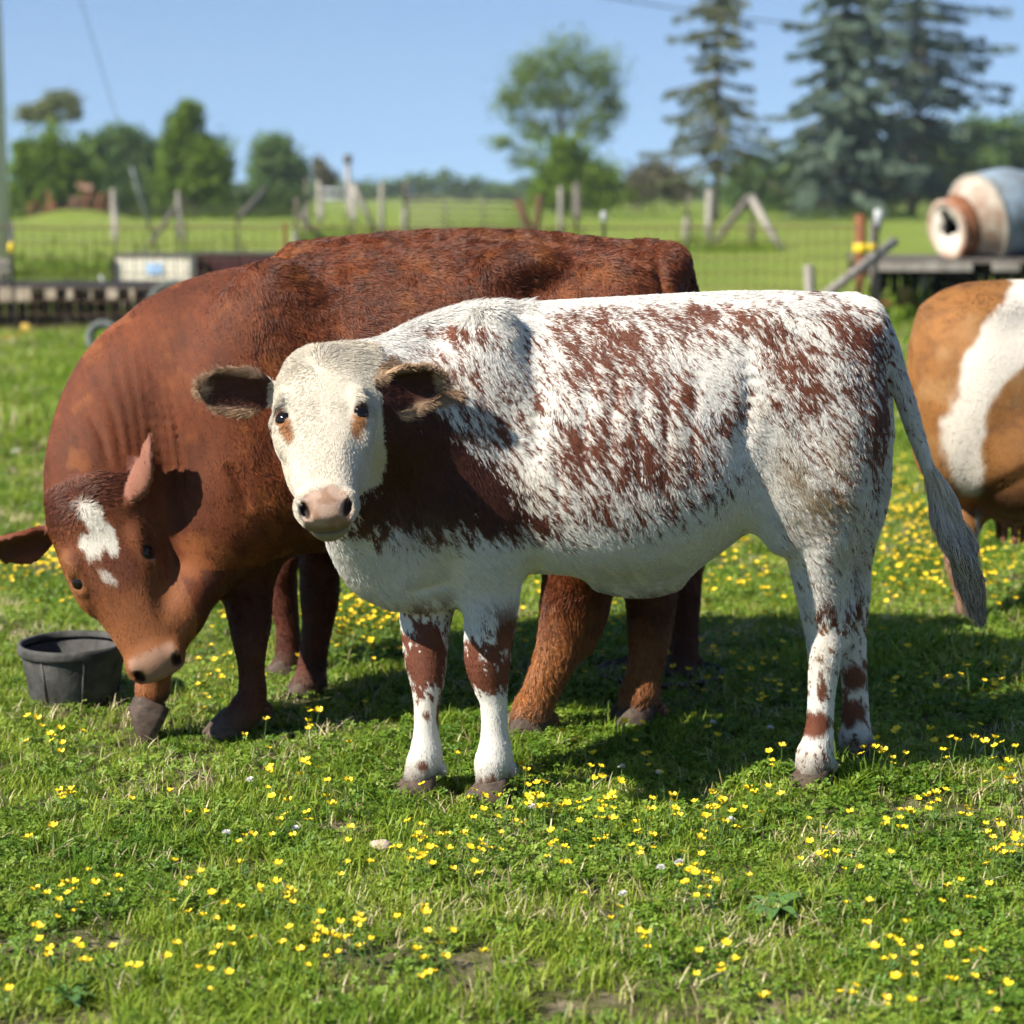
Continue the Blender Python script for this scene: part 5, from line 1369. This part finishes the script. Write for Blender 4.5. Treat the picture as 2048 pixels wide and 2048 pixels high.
    dens[P[:, 2] < .05] = .15
    dens = np.where(ishead & ~bald, 2.6, dens); dens = np.where(isear, 2.2, dens)
    dens *= np.where(P[:, 1] > roan_Y(px0) + .06, .30, 1.0)
    cb = np.zeros((n, 3))
    cb[:, 0] = .55; cb[:, 2] = -.80
    cb[:, 0] = np.where(P[:, 2] < .5, .12, cb[:, 0]); cb[:, 2] = np.where(P[:, 2] < .5, -1, cb[:, 2])
    nk = (px0 < 800)[:, None]
    cb = np.where(nk, np.array([.45, .3, -.75]), cb)
    # forehead whorl: hair lies away from it
    w0 = hr.p(.075, .0, .01); w1 = hr.p(.205, .008, .0)
    rad = unit(P - w0) * np.exp(-((hu - .06) / .09) ** 2)[:, None] + unit(P - w1) * np.exp(-((hu - .20) / .07) ** 2)[:, None] * .8 + hr.U * .45
    cb = np.where(ishead[:, None], rad, cb)
    for i, (b, e, nn, tt, L, w) in enumerate(hr_ears):
        le, ln_, lt = ear_local(P, hr_ears)[i]
        e_ = (le > .02) & (le < 1.1) & (np.abs(lt) < 1.15) & (ln_ > -.9) & (ln_ < 1.2)
        cb = np.where(e_[:, None], e + tt * np.sign(lt)[:, None] * .5, cb)
    tail = (px0 > 1672) & (P[:, 2] > .4)
    cb = np.where(tail[:, None], np.array([.35, 0, -1.]), cb)
    cb = unit(cb) + swirl(P, 15, 201) * np.where(ishead, .5, .9)[:, None]
    lift = np.where(ishead, .36, .30) + .35 * crest + .3 * poll + .4 * lash
    radv = np.where(ishead, .0006, .0008)
    return col, ln, dens, cb, lift, radv

body, V, F, N, A, DN = finish_body('body', f, coat_roan, roan)
grow_coat(V, F, N, A, DN, coat_roan, 420000, roan, seed=3)
hr.eyes(roan, M_eye)
for ft_, yaw, sz in ((fl_foot, 3.05, .95), (ff_foot, 3.3, .9), (nh_foot, 3.1, .9), (fh_foot, 3.0, .85)):
    hoof(roan, ft_, yaw, sz)
def tail_switch(parent, pts, count, spread, colf, seed, drop=1.0):
    """long hair hanging from the end of a tail; pts centre line with half widths"""
    g = np.random.default_rng(seed)
    P = np.array([list(p) for p, r in pts]); R = np.array([r for p, r in pts]); t = np.arange(len(P))
    n = count; K = 7
    s0 = g.uniform(0, .45, n) * (len(P) - 1); s1 = np.clip(s0 + g.uniform(.25, .7, n) * (len(P) - 1), 0, len(P) - 1)
    ang = g.uniform(0, 2 * math.pi, n); rr = np.sqrt(g.random(n))
    clump = np.floor(ang / (2 * math.pi) * 9); 
    out = []
    for j in range(K):
        s = s0 + (s1 - s0) * j / (K - 1)
        c = np.stack([cub(t, P[:, i], s) for i in range(3)], 1); r = cub(t, R, s) * rr * (1 - .45 * np.sin(clump * 5.1 + s * 1.9))
        off = np.stack([np.cos(ang) * r, np.sin(ang) * r * .8, 0 * r], 1)
        out.append(c + off + g.normal(0, .0012, (n, 3)) * j)
    Pp = np.stack(out, 1)
    rad = np.tile(np.linspace(.0011, .0004, K), (n, 1))
    return hair_object('tail_switch', Pp, rad, colf(Pp[:, 0], s0 / (len(P) - 1), g), parent)
def sw_roan(p, s, g):
    c = np.tile(np.array([.52, .46, .38]), (len(p), 1)); m = np.clip(-.40 + 1.5 * s * 2 + g.normal(0, .22, len(p)), 0, 1)
    c = mixc(c, np.array([.12, .080, .050]), m); return np.clip(c * g.uniform(.7, 1.2, (len(p), 1)), 0, .9)
tail_switch(roan, [Cp(1752, 880, 5.19, 13), Cp(1776, 940, 5.20, 20), Cp(1797, 1000, 5.20, 27), Cp(1812, 1050, 5.20, 28), Cp(1828, 1100, 5.20, 20), Cp(1842, 1145, 5.20, 14), Cp(1852, 1180, 5.20, 6)], 2300, 1, sw_roan, 5)

# ================================================================== the big red cow
red = empty('cow', gnd(800, 1390))
tag(red, 'large rust red cow with a white forehead patch, head lowered beside the black tub', 'cow')
f = Field((-1.50, 5.05, -.02), (.62, 6.25, 1.46), 0.0075)
RY = 5.76
st = []
for px, t, b, hw in ((235, 640, 900, .06), (260, 590, 980, .14), (310, 545, 1050, .20), (380, 515, 1080, .245), (460, 497, 1065, .275), (560, 475, 1040, .30), (660, 459, 1035, .325), (780, 450, 1050, .345),
                     (900, 447, 1060, .345), (1000, 449, 1050, .33), (1080, 458, 1000, .315), (1150, 466, 960, .30), (1210, 472, 930, .275), (1255, 482, 900, .225), (1285, 510, 850, .15), (1303, 570, 740, .06)):
    a, c = at(px, t, RY), at(px, b, RY); st.append((a.x, RY, a.z - .006, c.z, hw))
f.loft(st, .02, 2.3, .46)
RL([(560, 487, RY, 22), (800, 462, RY, 18), (1000, 461, RY, 16), (1200, 480, RY, 18)], .06)
f.ell(at(985, 500, 5.53), (.10, .06, .055), None, .08); f.ell(at(985, 490, 5.99), (.10, .06, .055), None, .08)       # hips
f.ell(at(1262, 500, 5.64), (.06, .06, .06), None, .06); f.ell(at(1262, 498, 5.88), (.06, .06, .06), None, .06)
f.ell(at(480, 740, 5.53), (.16, .10, .36), np.array(Matrix.Rotation(.2, 3, 'Y')), .10)       # shoulder
f.ell(at(430, 960, 5.53), (.17, .10, .17), None, .10)
f.ell(at(800, 860, 5.56), (.38, .16, .24), None, .12)
f.ell(at(1160, 720, 5.56), (.22, .15, .33), None, .10); f.ell(at(1160, 720, 5.96), (.22, .15, .33), None, .10)       # thighs
# flank hollow
f.ecut(at(925, 560, 5.36), (.12, .06, .08), None, .10)
# neck: sweeps down to the head
ft3 = (0.25, -0.95, 0.1)
RL([(430, 800, 5.72, 235), (345, 775, 5.70, 205), (290, 800, 5.66, 178), (245, 850, 5.60, 152), (212, 905, 5.54, 128), (195, 955, 5.49, 105)], .06, flat=unit(np.array(ft3)), q=.72)
RL([(330, 960, 5.66, 100), (390, 1015, 5.68, 90), (440, 1030, 5.70, 80)], .08)               # brisket
RL([(262, 985, 5.52, 62), (300, 1030, 5.56, 66), (345, 1050, 5.62, 60)], .06)
RL([(290, 920, 5.62, 90), (320, 1010, 5.62, 80), (370, 1060, 5.66, 45)], .06, flat=(0, 1, 0), q=.6)   # dewlap
hd = Head(at(150, 934, 5.42), at(308, 1288, 5.31), (1, .16, .46), 1.13)
hd.build(f); hd_ears = []
hd.ear(f, at(92, 1012, 5.47), at(-26, 1040, 5.46), (.1, -.75, -.65), .058, 'l', hd_ears)
hd.ear(f, at(250, 940, 5.43), at(286, 818, 5.37), (.86, .30, .1), .050, 'r', hd_ears)
# forelegs: one bearing, one lifted behind the muzzle
r1 = gnd(425, 1392); Y1 = r1.y
RL([(440, 960, 5.86, 100), (455, 1050, 5.76, 66), (465, 1110, 5.68, 50), (470, 1165, 5.60, 41), (472, 1210, Y1, 33), (474, 1260, Y1, 25), (476, 1305, Y1, 27), (468, 1334, Y1, 33), (450, 1356, Y1 - .01, 30)], .05)
dewclaws(f, at(476, 1330, Y1), (1, .2, 0), .045)
RL([(420, 960, 5.58, 95), (395, 1060, 5.52, 62), (365, 1120, 5.47, 46), (345, 1165, 5.45, 42), (325, 1200, 5.47, 34), (305, 1235, 5.51, 30), (292, 1265, 5.53, 33), (288, 1300, 5.53, 34)], .05)
# hind legs
rA = gnd(990, 1388); YA = rA.y
RL([(1150, 850, 5.58, 150), (1120, 980, 5.56, 105), (1095, 1070, 5.57, 72), (1078, 1140, 5.58, 58), (1064, 1200, 5.58, 48), (1040, 1260, YA, 37), (1018, 1310, YA, 33), (1006, 1338, YA, 37), (996, 1358, YA - .005, 31)], .06)
RL([(1128, 1080, 5.60, 22), (1122, 1150, 5.60, 22), (1104, 1210, 5.60, 16)], .05)
dewclaws(f, at(1012, 1345, YA), (1, .3, 0), .05)
rB = gnd(1190, 1372); YB = rB.y
RL([(1200, 850, 5.95, 140), (1215, 980, 5.88, 95), (1225, 1070, 5.78, 60), (1228, 1140, 5.74, 46), (1224, 1210, YB, 37), (1216, 1265, YB, 31), (1208, 1305, YB, 36), (1200, 1332, YB, 33)], .06)
dewclaws(f, at(1208, 1325, YB), (1, .3, 0), .06)
# tail hangs behind the rump
RL([(1225, 482, RY, 26), (1265, 492, RY, 27), (1290, 540, RY + .02, 22), (1298, 640, RY + .06, 17), (1290, 760, RY + .1, 14), (1280, 880, RY + .12, 11)], .04)
# folds of the neck
cl = []
for x0, x1, y0, y1, dY in ((170, 232, 700, 880, 5.42), (196, 252, 660, 890, 5.42), (222, 270, 640, 900, 5.43), (246, 290, 640, 905, 5.43), (268, 308, 650, 930, 5.44), (292, 326, 690, 940, 5.45), (316, 345, 720, 930, 5.46), (150, 205, 760, 880, 5.42)):
    cl.append([(x0, y0, dY + .04), (x0 + (x1 - x0) * .62, (y0 + y1) / 2, dY), (x1, y1, dY)])
creases(f, cl, .013, .0095)
creases(f, [[(985, 520, 5.42), (1000, 570, 5.4), (995, 640, 5.4)], [(1235, 490, 5.55), (1245, 540, 5.5), (1262, 580, 5.52)], [(430, 880, 5.4), (470, 960, 5.4)]], .016, .014)
RUST = np.array([.112, .0275, .0070]); ORNG = np.array([.23, .074, .018]); RDK = np.array([.030, .007, .004])
def coat_red(P, N):
    n = len(P); px, py = proj(P)
    hu, hv, hw_ = hd.loc(P)
    ishead = (hu > -.05) & (hu < .5) & (np.abs(hv) < .135) & (hw_ > -.24) & (px < 372) & (P[:, 1] < 5.62) & (py > 890) & (hu * .9 + hw_ > -.09 + .0 * hu)
    a = fbm(P[:, 0] * 9, P[:, 1] * 9, P[:, 2] * 9, 301); b = fbm(P[:, 0] * 38, P[:, 1] * 38, P[:, 2] * 24, 303)
    col = np.tile(RUST, (n, 1)) * ((.55 + .9 * a) * (.74 + .52 * fleck(px, py, 68, 3.2, 16, 333)))[:, None]
    body_m = sstep(400, 560, px) * sstep(.5, .7, P[:, 2])
    col = mixc(col, RDK, sstep(.50, .72, b) * (.15 + .30 * body_m))
    col = mixc(col, ORNG, sstep(.55, .75, fbm(P[:, 0] * 14, P[:, 1] * 14, P[:, 2] * 14, 309)) * .55)
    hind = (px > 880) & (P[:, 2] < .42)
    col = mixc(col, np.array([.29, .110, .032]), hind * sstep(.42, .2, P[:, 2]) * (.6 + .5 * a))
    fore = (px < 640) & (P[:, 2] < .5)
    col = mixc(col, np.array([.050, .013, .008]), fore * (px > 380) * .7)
    ft = (1 - sstep(.03, .11, P[:, 2] + .05 * (b - .5)))
    col = mixc(col, np.array([.09, .06, .042]), ft * .8)
    lifted = blob(px, py, 285, 1330, 45, 40, 0, .3, 7) * (P[:, 1] > 5.44)
    col = mixc(col, np.array([.10, .05, .035]), lifted * .6)
    # head
    hc = np.tile(np.array([.130, .038, .012]), (n, 1)) * ((.7 + .6 * fbm(hu * 30, hv * 30, hw_ * 30, 320)) * (.65 + .7 * fleck(hu * 1000, hv * 1000, 0, 3.0, 14, 335)))[:, None]
    hc = mixc(hc, np.array([.235, .085, .026]) , sstep(.16, .40, hu) * .75)
    hc = mixc(hc, np.array([.10, .028, .016]), (1 - sstep(.0, .10, hu)) * .6 + .5 * blob(hu * 1000, hv * 1000, 190, 20, 60, 34, 0, .4, 17))
    star = np.maximum.reduce([blob(hu * 1000, hv * 1000, 62, 8, 46, 22, 15, .22, 401, .42), blob(hu * 1000, hv * 1000, 120, -14, 30, 34, 40, .22, 402, .5), blob(hu * 1000, hv * 1000, 128, 24, 36, 15, -12, .12, 403, .4), blob(hu * 1000, hv * 1000, 205, -18, 24, 11, 25, .3, 404, .5) * .65])
    hc = mixc(hc, np.array([.62, .57, .48]), star)
    nose = sstep(.396, .412, hu) * (1 - sstep(.052, .064, np.abs(hv))) * sstep(-.090, -.078, hw_)
    hc = mixc(hc, np.array([.27, .150, .095]), nose)
    nd = np.sqrt(((hu - .448) / .021) ** 2 + ((np.abs(hv) - .047) / .014) ** 2 + ((hw_ + .03) / .03) ** 2)
    hc = mixc(hc, np.array([.03, .012, .01]), 1 - sstep(.75, 1.05, nd))
    ey = np.sqrt(((hu - .188) / .029) ** 2 + ((np.abs(hv) - .092) / .022) ** 2 + ((hw_ + .006) / .022) ** 2)
    hc = mixc(hc, np.array([.05, .02, .012]), 1 - sstep(.7, 1.0, ey))
    hc = mixc(hc, np.array([.26, .10, .03]), blob(hu * 1000, hv * 1000, 165, -100, 70, 26, 0, .5, 19) * .6)
    col = np.where(ishead[:, None], hc, col)
    isear = np.zeros(n, bool); es = []
    for le, ln_, lt in ear_local(P, hd_ears):
        e_ = (le > .04) & (le < 1.1) & (np.abs(lt) < 1.1) & (ln_ > -.55) & (ln_ < .75); es.append(e_)
        ec = mixc(np.tile(np.array([.14, .038, .014]), (n, 1)), np.array([.06, .02, .012]), (1 - sstep(.5, .8, np.abs(lt))) * .8 * (ln_ > -.05))
        if len(es) == 2: ec = mixc(ec, np.array([.28, .125, .085]), np.full(n, .75))
        col = np.where(e_[:, None], ec, col); isear |= e_
    bm2 = sstep(330, 620, px + 160 * (b - .5))
    ln = .011 + .008 * bm2 + .006 * body_m * sstep(.42, .6, b) + .004 * hind
    ln = np.where(ishead, .012, ln); ln = ln + ishead * .010 * (1 - sstep(0, .09, hu)); ln = np.where(isear, .010, ln)
    dens = np.ones(n)
    dens[ishead & ((nose > .4) | (ey < .85) | (nd < 1.1))] = 0
    dens = np.where(ishead & (dens > 0), 2.0, dens); dens = np.where(isear, 1.6, dens)
    dens *= np.where(P[:, 1] > RY + .1, .25, 1.0); dens[P[:, 2] < .05] = .1
    cb = np.zeros((n, 3)); cb[:, 0] = .75; cb[:, 2] = -.65
    cb = np.where((P[:, 2] < .5)[:, None], np.array([.1, 0, -1.]), cb)
    cb = cb + (np.array([.25, .2, -.9]) - cb) * (1 - bm2)[:, None]
    w0 = hd.p(.04, 0, .01)
    cb = np.where(ishead[:, None], unit(P - w0) * np.exp(-((hu - .05) / .1) ** 2)[:, None] + hd.U * .6, cb)
    for e_, (b_, e, nn, tt, L, w) in zip(es, hd_ears): cb = np.where(e_[:, None], e, cb)
    sw = swirl(P, 24, 351)
    amp = np.where(ishead, .5, .5 + 1.2 * bm2 + .5 * hind)
    cb = unit(cb) + sw * amp[:, None]
    lift = np.where(ishead, .30, .28 + .16 * bm2)
    return col, ln, dens, cb, lift, np.full(n, .00105)
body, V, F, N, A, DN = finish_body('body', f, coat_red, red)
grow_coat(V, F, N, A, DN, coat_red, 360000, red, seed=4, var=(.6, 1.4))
hd.eyes(red, M_eye, .0228)
hoof(red, r1, 3.45, 1.0); hoof(red, rA, 3.5, 1.15); hoof(red, rB, 3.3, 1.15)
# lifted foot: toe points to the ground
hoof(red, at(297, 1366, 5.52), 3.45, 1.10, 1.05, .002)
def sw_red(p, s, g): return np.tile(np.array([.06, .018, .010]), (len(p), 1)) * g.uniform(.6, 1.5, (len(p), 1))
tail_switch(red, [Cp(1284, 830, RY + .11, 10), Cp(1280, 890, RY + .12, 20), Cp(1276, 950, RY + .12, 24), Cp(1272, 1020, RY + .12, 14), Cp(1270, 1060, RY + .12, 4)], 1500, 1, sw_red, 6)

# ================================================================== the cow hidden behind the red one
hid = empty('cow', gnd(900, 1290))
tag(hid, 'dark red cow almost wholly hidden behind the large rust red cow, only its legs showing', 'cow')
f = Field((-1.25, 5.9, -.02), (.75, 6.75, 1.25), 0.011)
HY = 6.36
st = []
for px, t, b, hw in ((470, 690, 900, .06), (500, 640, 960, .15), (580, 600, 985, .20), (700, 590, 985, .24), (850, 588, 980, .26), (1000, 588, 965, .25), (1120, 588, 930, .24), (1220, 592, 900, .21), (1290, 610, 860, .13), (1318, 660, 780, .05)):
    a, c = at(px, t, HY), at(px, b, HY); st.append((a.x, HY, a.z, c.z, hw))
f.loft(st, .02, 2.3, .47)
RL([(560, 740, HY, 130), (480, 730, HY - .03, 105), (410, 730, HY - .06, 78), (370, 750, HY - .08, 60)], .06)
hh = Head(at(385, 690, HY - .09), at(300, 930, HY - .12), (.15, -.98, 0), .95)
hh.build(f)
_e = []
hh.ear(f, hh.p(.06, -.10, -.08), hh.p(.05, -.24, -.10), (-1, 0, -.3), .045, 'l', _e); hh.ear(f, hh.p(.06, .10, -.08), hh.p(.05, .24, -.10), (-1, 0, -.3), .045, 'r', _e)
h2 = gnd(572, 1312); RL([(600, 930, HY - .08, 75), (603, 1040, h2.y + .03, 42), (603, 1120, h2.y, 38), (600, 1170, h2.y, 31), (592, 1230, h2.y, 27), (586, 1275, h2.y, 30), (575, 1296, h2.y, 30)], .05)
h3 = gnd(532, 1276); RL([(570, 930, HY + .10, 70), (535, 1050, h3.y, 34), (532, 1110, h3.y, 30), (542, 1180, h3.y, 23), (545, 1235, h3.y, 26), (536, 1262, h3.y, 27)], .05)
h4 = gnd(1283, 1284); RL([(1240, 860, HY - .05, 120), (1270, 980, HY - .02, 78), (1282, 1070, h4.y, 46), (1288, 1140, h4.y, 34), (1290, 1200, h4.y, 28), (1288, 1240, h4.y, 30), (1284, 1268, h4.y, 29)], .05)
h5 = gnd(1208, 1268); RL([(1200, 860, HY + .15, 110), (1215, 980, HY + .12, 70), (1222, 1060, h5.y, 42), (1226, 1140, h5.y, 31), (1224, 1200, h5.y, 27), (1212, 1250, h5.y, 28)], .05)
for p_ in (at(588, 1278, h2.y), at(1296, 1238, h4.y)): dewclaws(f, p_, (1, .2, 0), .04)
def coat_hid(P, N):
    n = len(P); a = fbm(P[:, 0] * 12, P[:, 1] * 12, P[:, 2] * 12, 501)
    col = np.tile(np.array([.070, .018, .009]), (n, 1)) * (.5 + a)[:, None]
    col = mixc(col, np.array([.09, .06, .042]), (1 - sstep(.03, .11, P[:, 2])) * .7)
    cb = np.tile(np.array([.4, 0, -.9]), (n, 1))
    return col, np.full(n, .018), np.where(P[:, 1] > HY, .3, 1.0), cb, np.full(n, .35), np.full(n, .0012)
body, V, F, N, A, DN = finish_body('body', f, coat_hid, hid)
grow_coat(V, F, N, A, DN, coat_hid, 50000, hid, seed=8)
hh.eyes(hid, M_eye)
for ft_, yaw in ((h2, 3.4), (h3, 3.3), (h4, 3.1), (h5, 3.1)): hoof(hid, ft_, yaw, .9)

# ================================================================== the brown and white cow at the side
bro = empty('cow', gnd(1980, 1170))
tag(bro, 'tan cow with a broad white band behind its rump, cut off by the picture edge', 'cow')
BY = 7.25
f = Field((1.25, 6.75, -.02), (3.95, 7.80, 1.42), 0.0095)
bx = lambda px: at(px, 700, BY).x
st = []
for px, t, b, hw in ((1720, 640, 740, .07), (1735, 592, 850, .15), (1765, 560, 905, .215), (1810, 538, 940, .27), (1870, 530, 950, .30), (1950, 528, 945, .32), (2060, 530, 950, .335), (2200, 532, 965, .34), (2340, 532, 960, .32), (2460, 535, 950, .29), (2560, 550, 930, .23), (2610, 600, 880, .14), (2630, 680, 800, .06)):
    a, c = at(px, t, BY), at(px, b, BY); st.append((a.x, BY, a.z, c.z, hw))
f.loft(st, .02, 2.3, .48)
f.ell(at(1870, 590, BY - .2), (.09, .06, .05), None, .07)
f.ell(at(1840, 760, BY - .17), (.20, .16, .30), None, .10); f.ell(at(1840, 760, BY + .17), (.20, .16, .30), None, .10)
b1 = gnd(1832, 1172)
RL([(1838, 860, BY + .14, 80), (1828, 940, BY + .10, 46), (1812, 1010, b1.y + .05, 32), (1808, 1060, b1.y, 26), (1818, 1110, b1.y, 20), (1828, 1140, b1.y, 23), (1832, 1158, b1.y, 21)], .06)
b2 = gnd(2035, 1190)
RL([(1930, 860, BY - .17, 110), (1985, 950, BY - .2, 66), (2020, 1020, b2.y, 42), (2015, 1080, b2.y, 30), (2025, 1130, b2.y, 24), (2030, 1172, b2.y, 25)], .06)
b3 = gnd(2470, 1190); RL([(2450, 880, BY - .16, 80), (2465, 980, BY - .17, 48), (2468, 1060, b3.y, 34), (2470, 1110, b3.y, 24), (2470, 1172, b3.y, 25)], .06)
b4 = gnd(2400, 1160); RL([(2430, 880, BY + .16, 80), (2410, 980, BY + .17, 48), (2402, 1060, b4.y, 32), (2400, 1145, b4.y, 25)], .06)
f.ell(at(1915, 930, BY - .02), (.15, .14, .09), None, .07)        # udder
for tx, ty, tY in ((1895, 1003, BY - .10), (1915, 1008, BY - .13), (1930, 1004, BY - .03), (1885, 998, BY + .02)):
    f.chain([(at(tx, ty - 22, tY), .017), (at(tx, ty + 12, tY), .011)], .02)
RL([(2520, 640, BY, 110), (2600, 680, BY, 88), (2680, 740, BY, 70), (2720, 780, BY, 60)], .06)
hb_ = Head(at(2720, 720, BY), at(2800, 960, BY - .02), (-.1, 1, 0), 1.0); hb_.build(f)
hb_.ear(f, hb_.p(.06, -.10, -.08), hb_.p(.05, -.24, -.10), (1, 0, -.3), .048, 'l', _e); hb_.ear(f, hb_.p(.06, .10, -.08), hb_.p(.05, .24, -.10), (1, 0, -.3), .048, 'r', _e)
RL([(1800, 566, BY, 16), (1756, 592, BY + .05, 15), (1740, 650, BY + .12, 13), (1748, 760, BY + .18, 11), (1768, 900, BY + .2, 9)], .03)
def coat_bro(P, N):
    n = len(P); Q = P.copy(); Q[:, 1] = BY - .25; px, py = proj(Q)
    a = fbm(P[:, 0] * 10, P[:, 1] * 10, P[:, 2] * 10, 601); b = fbm(P[:, 0] * 24, P[:, 1] * 24, P[:, 2] * 60, 603)
    tan = np.tile(np.array([.25, .108, .028]), (n, 1)) * (.7 + .6 * a)[:, None]
    tan = mixc(tan, np.array([.13, .055, .022]), sstep(.52, .72, b) * .55)
    tan = mixc(tan, np.array([.34, .20, .085]), sstep(.55, .75, fbm(P[:, 0] * 7, P[:, 1] * 7, P[:, 2] * 12, 605)) * .45)
    wob = (fbm(px / 30, py / 45, 0, 611) - .5) * 34
    left = np.interp(py, [520, 560, 620, 700, 800, 900, 960], [1965, 1908, 1848, 1800, 1778, 1795, 1835])
    right = np.interp(py, [520, 560, 620, 680, 720, 780, 850, 920, 980], [2080, 2030, 1985, 1935, 1880, 1850, 1842, 1852, 1870])
    w = sstep(-9, 9, px + wob - left) * (1 - sstep(-7, 7, px + wob * .6 - right))
    w = np.maximum(w, sstep(0, 20, py + wob - 945) * (px > 1880) * 0)
    w = np.maximum(w, blob(px, py, 2250, 820, 120, 160, 10, .06, 21, .3)); w = np.maximum(w, (1 - sstep(.42, .5, P[:, 2])) * (px > 2300))
    leg = (P[:, 2] < .30) & (px < 2100)
    w = w * (1 - sstep(925, 950, py) * (px < 1860))
    col = mixc(tan, np.array([.62, .565, .48]), w * (~leg))
    belly_shade = sstep(850, 950, py + wob * .6) * sstep(1835, 1865, px) * (1 - sstep(985, 1000, py)) * (P[:, 2] < .7) * (P[:, 2] > .33)  # shadow of the underside and udder, painted into the coat colour
    col = mixc(col, np.array([.055, .022, .010]), belly_shade * .85)
    col = mixc(col, np.array([.28, .165, .11]), leg * .8)
    ud = sstep(950, 985, py) * (P[:, 2] > .25) * (P[:, 2] < .46) * (px < 2000) * (px > 1868)
    col = mixc(col, np.array([.25, .11, .07]), ud * .6)
    cb = np.tile(np.array([-.35, 0, -.9]), (n, 1)) + .25 * swirl(P, 9, 651)
    dens = np.where((P[:, 1] > BY + .05) | (px > 2150), .25, 1.0)
    return col, np.full(n, .017), dens, cb, np.full(n, .2), np.full(n, .0011)
body, V, F, N, A, DN = finish_body('body', f, coat_bro, bro)
grow_coat(V, F, N, A, DN, coat_bro, 170000, bro, seed=9, var=(.65, 1.3))
hb_.eyes(bro, M_eye)
for ft_, yaw in ((b1, .2), (b2, .1), (b3, .1), (b4, 0)): hoof(bro, ft_, yaw, .95)
# ------------------------------------------------------------------ air
mb = MB(); mb.box((0, 240, 17.5), (900, 560, 37)); hz = mb.mesh('haze', bpy.data.materials.new('thin_haze'))
m = hz.materials[0]; m.use_nodes = True; nt = m.node_tree
for n in list(nt.nodes):
    if n.type == 'BSDF_PRINCIPLED': nt.nodes.remove(n)
pv = nt.nodes.new('ShaderNodeVolumePrincipled'); pv.inputs['Color'].default_value = (.86, .92, 1.0, 1); pv.inputs['Density'].default_value = .0003; pv.inputs['Anisotropy'].default_value = 0.2
out = [n for n in nt.nodes if n.type == 'OUTPUT_MATERIAL'][0]; nt.links.new(pv.outputs[0], out.inputs['Volume'])
hzo = link('haze', hz); tag(hzo, 'thin pale summer haze over the pasture', 'haze', None, 'stuff')
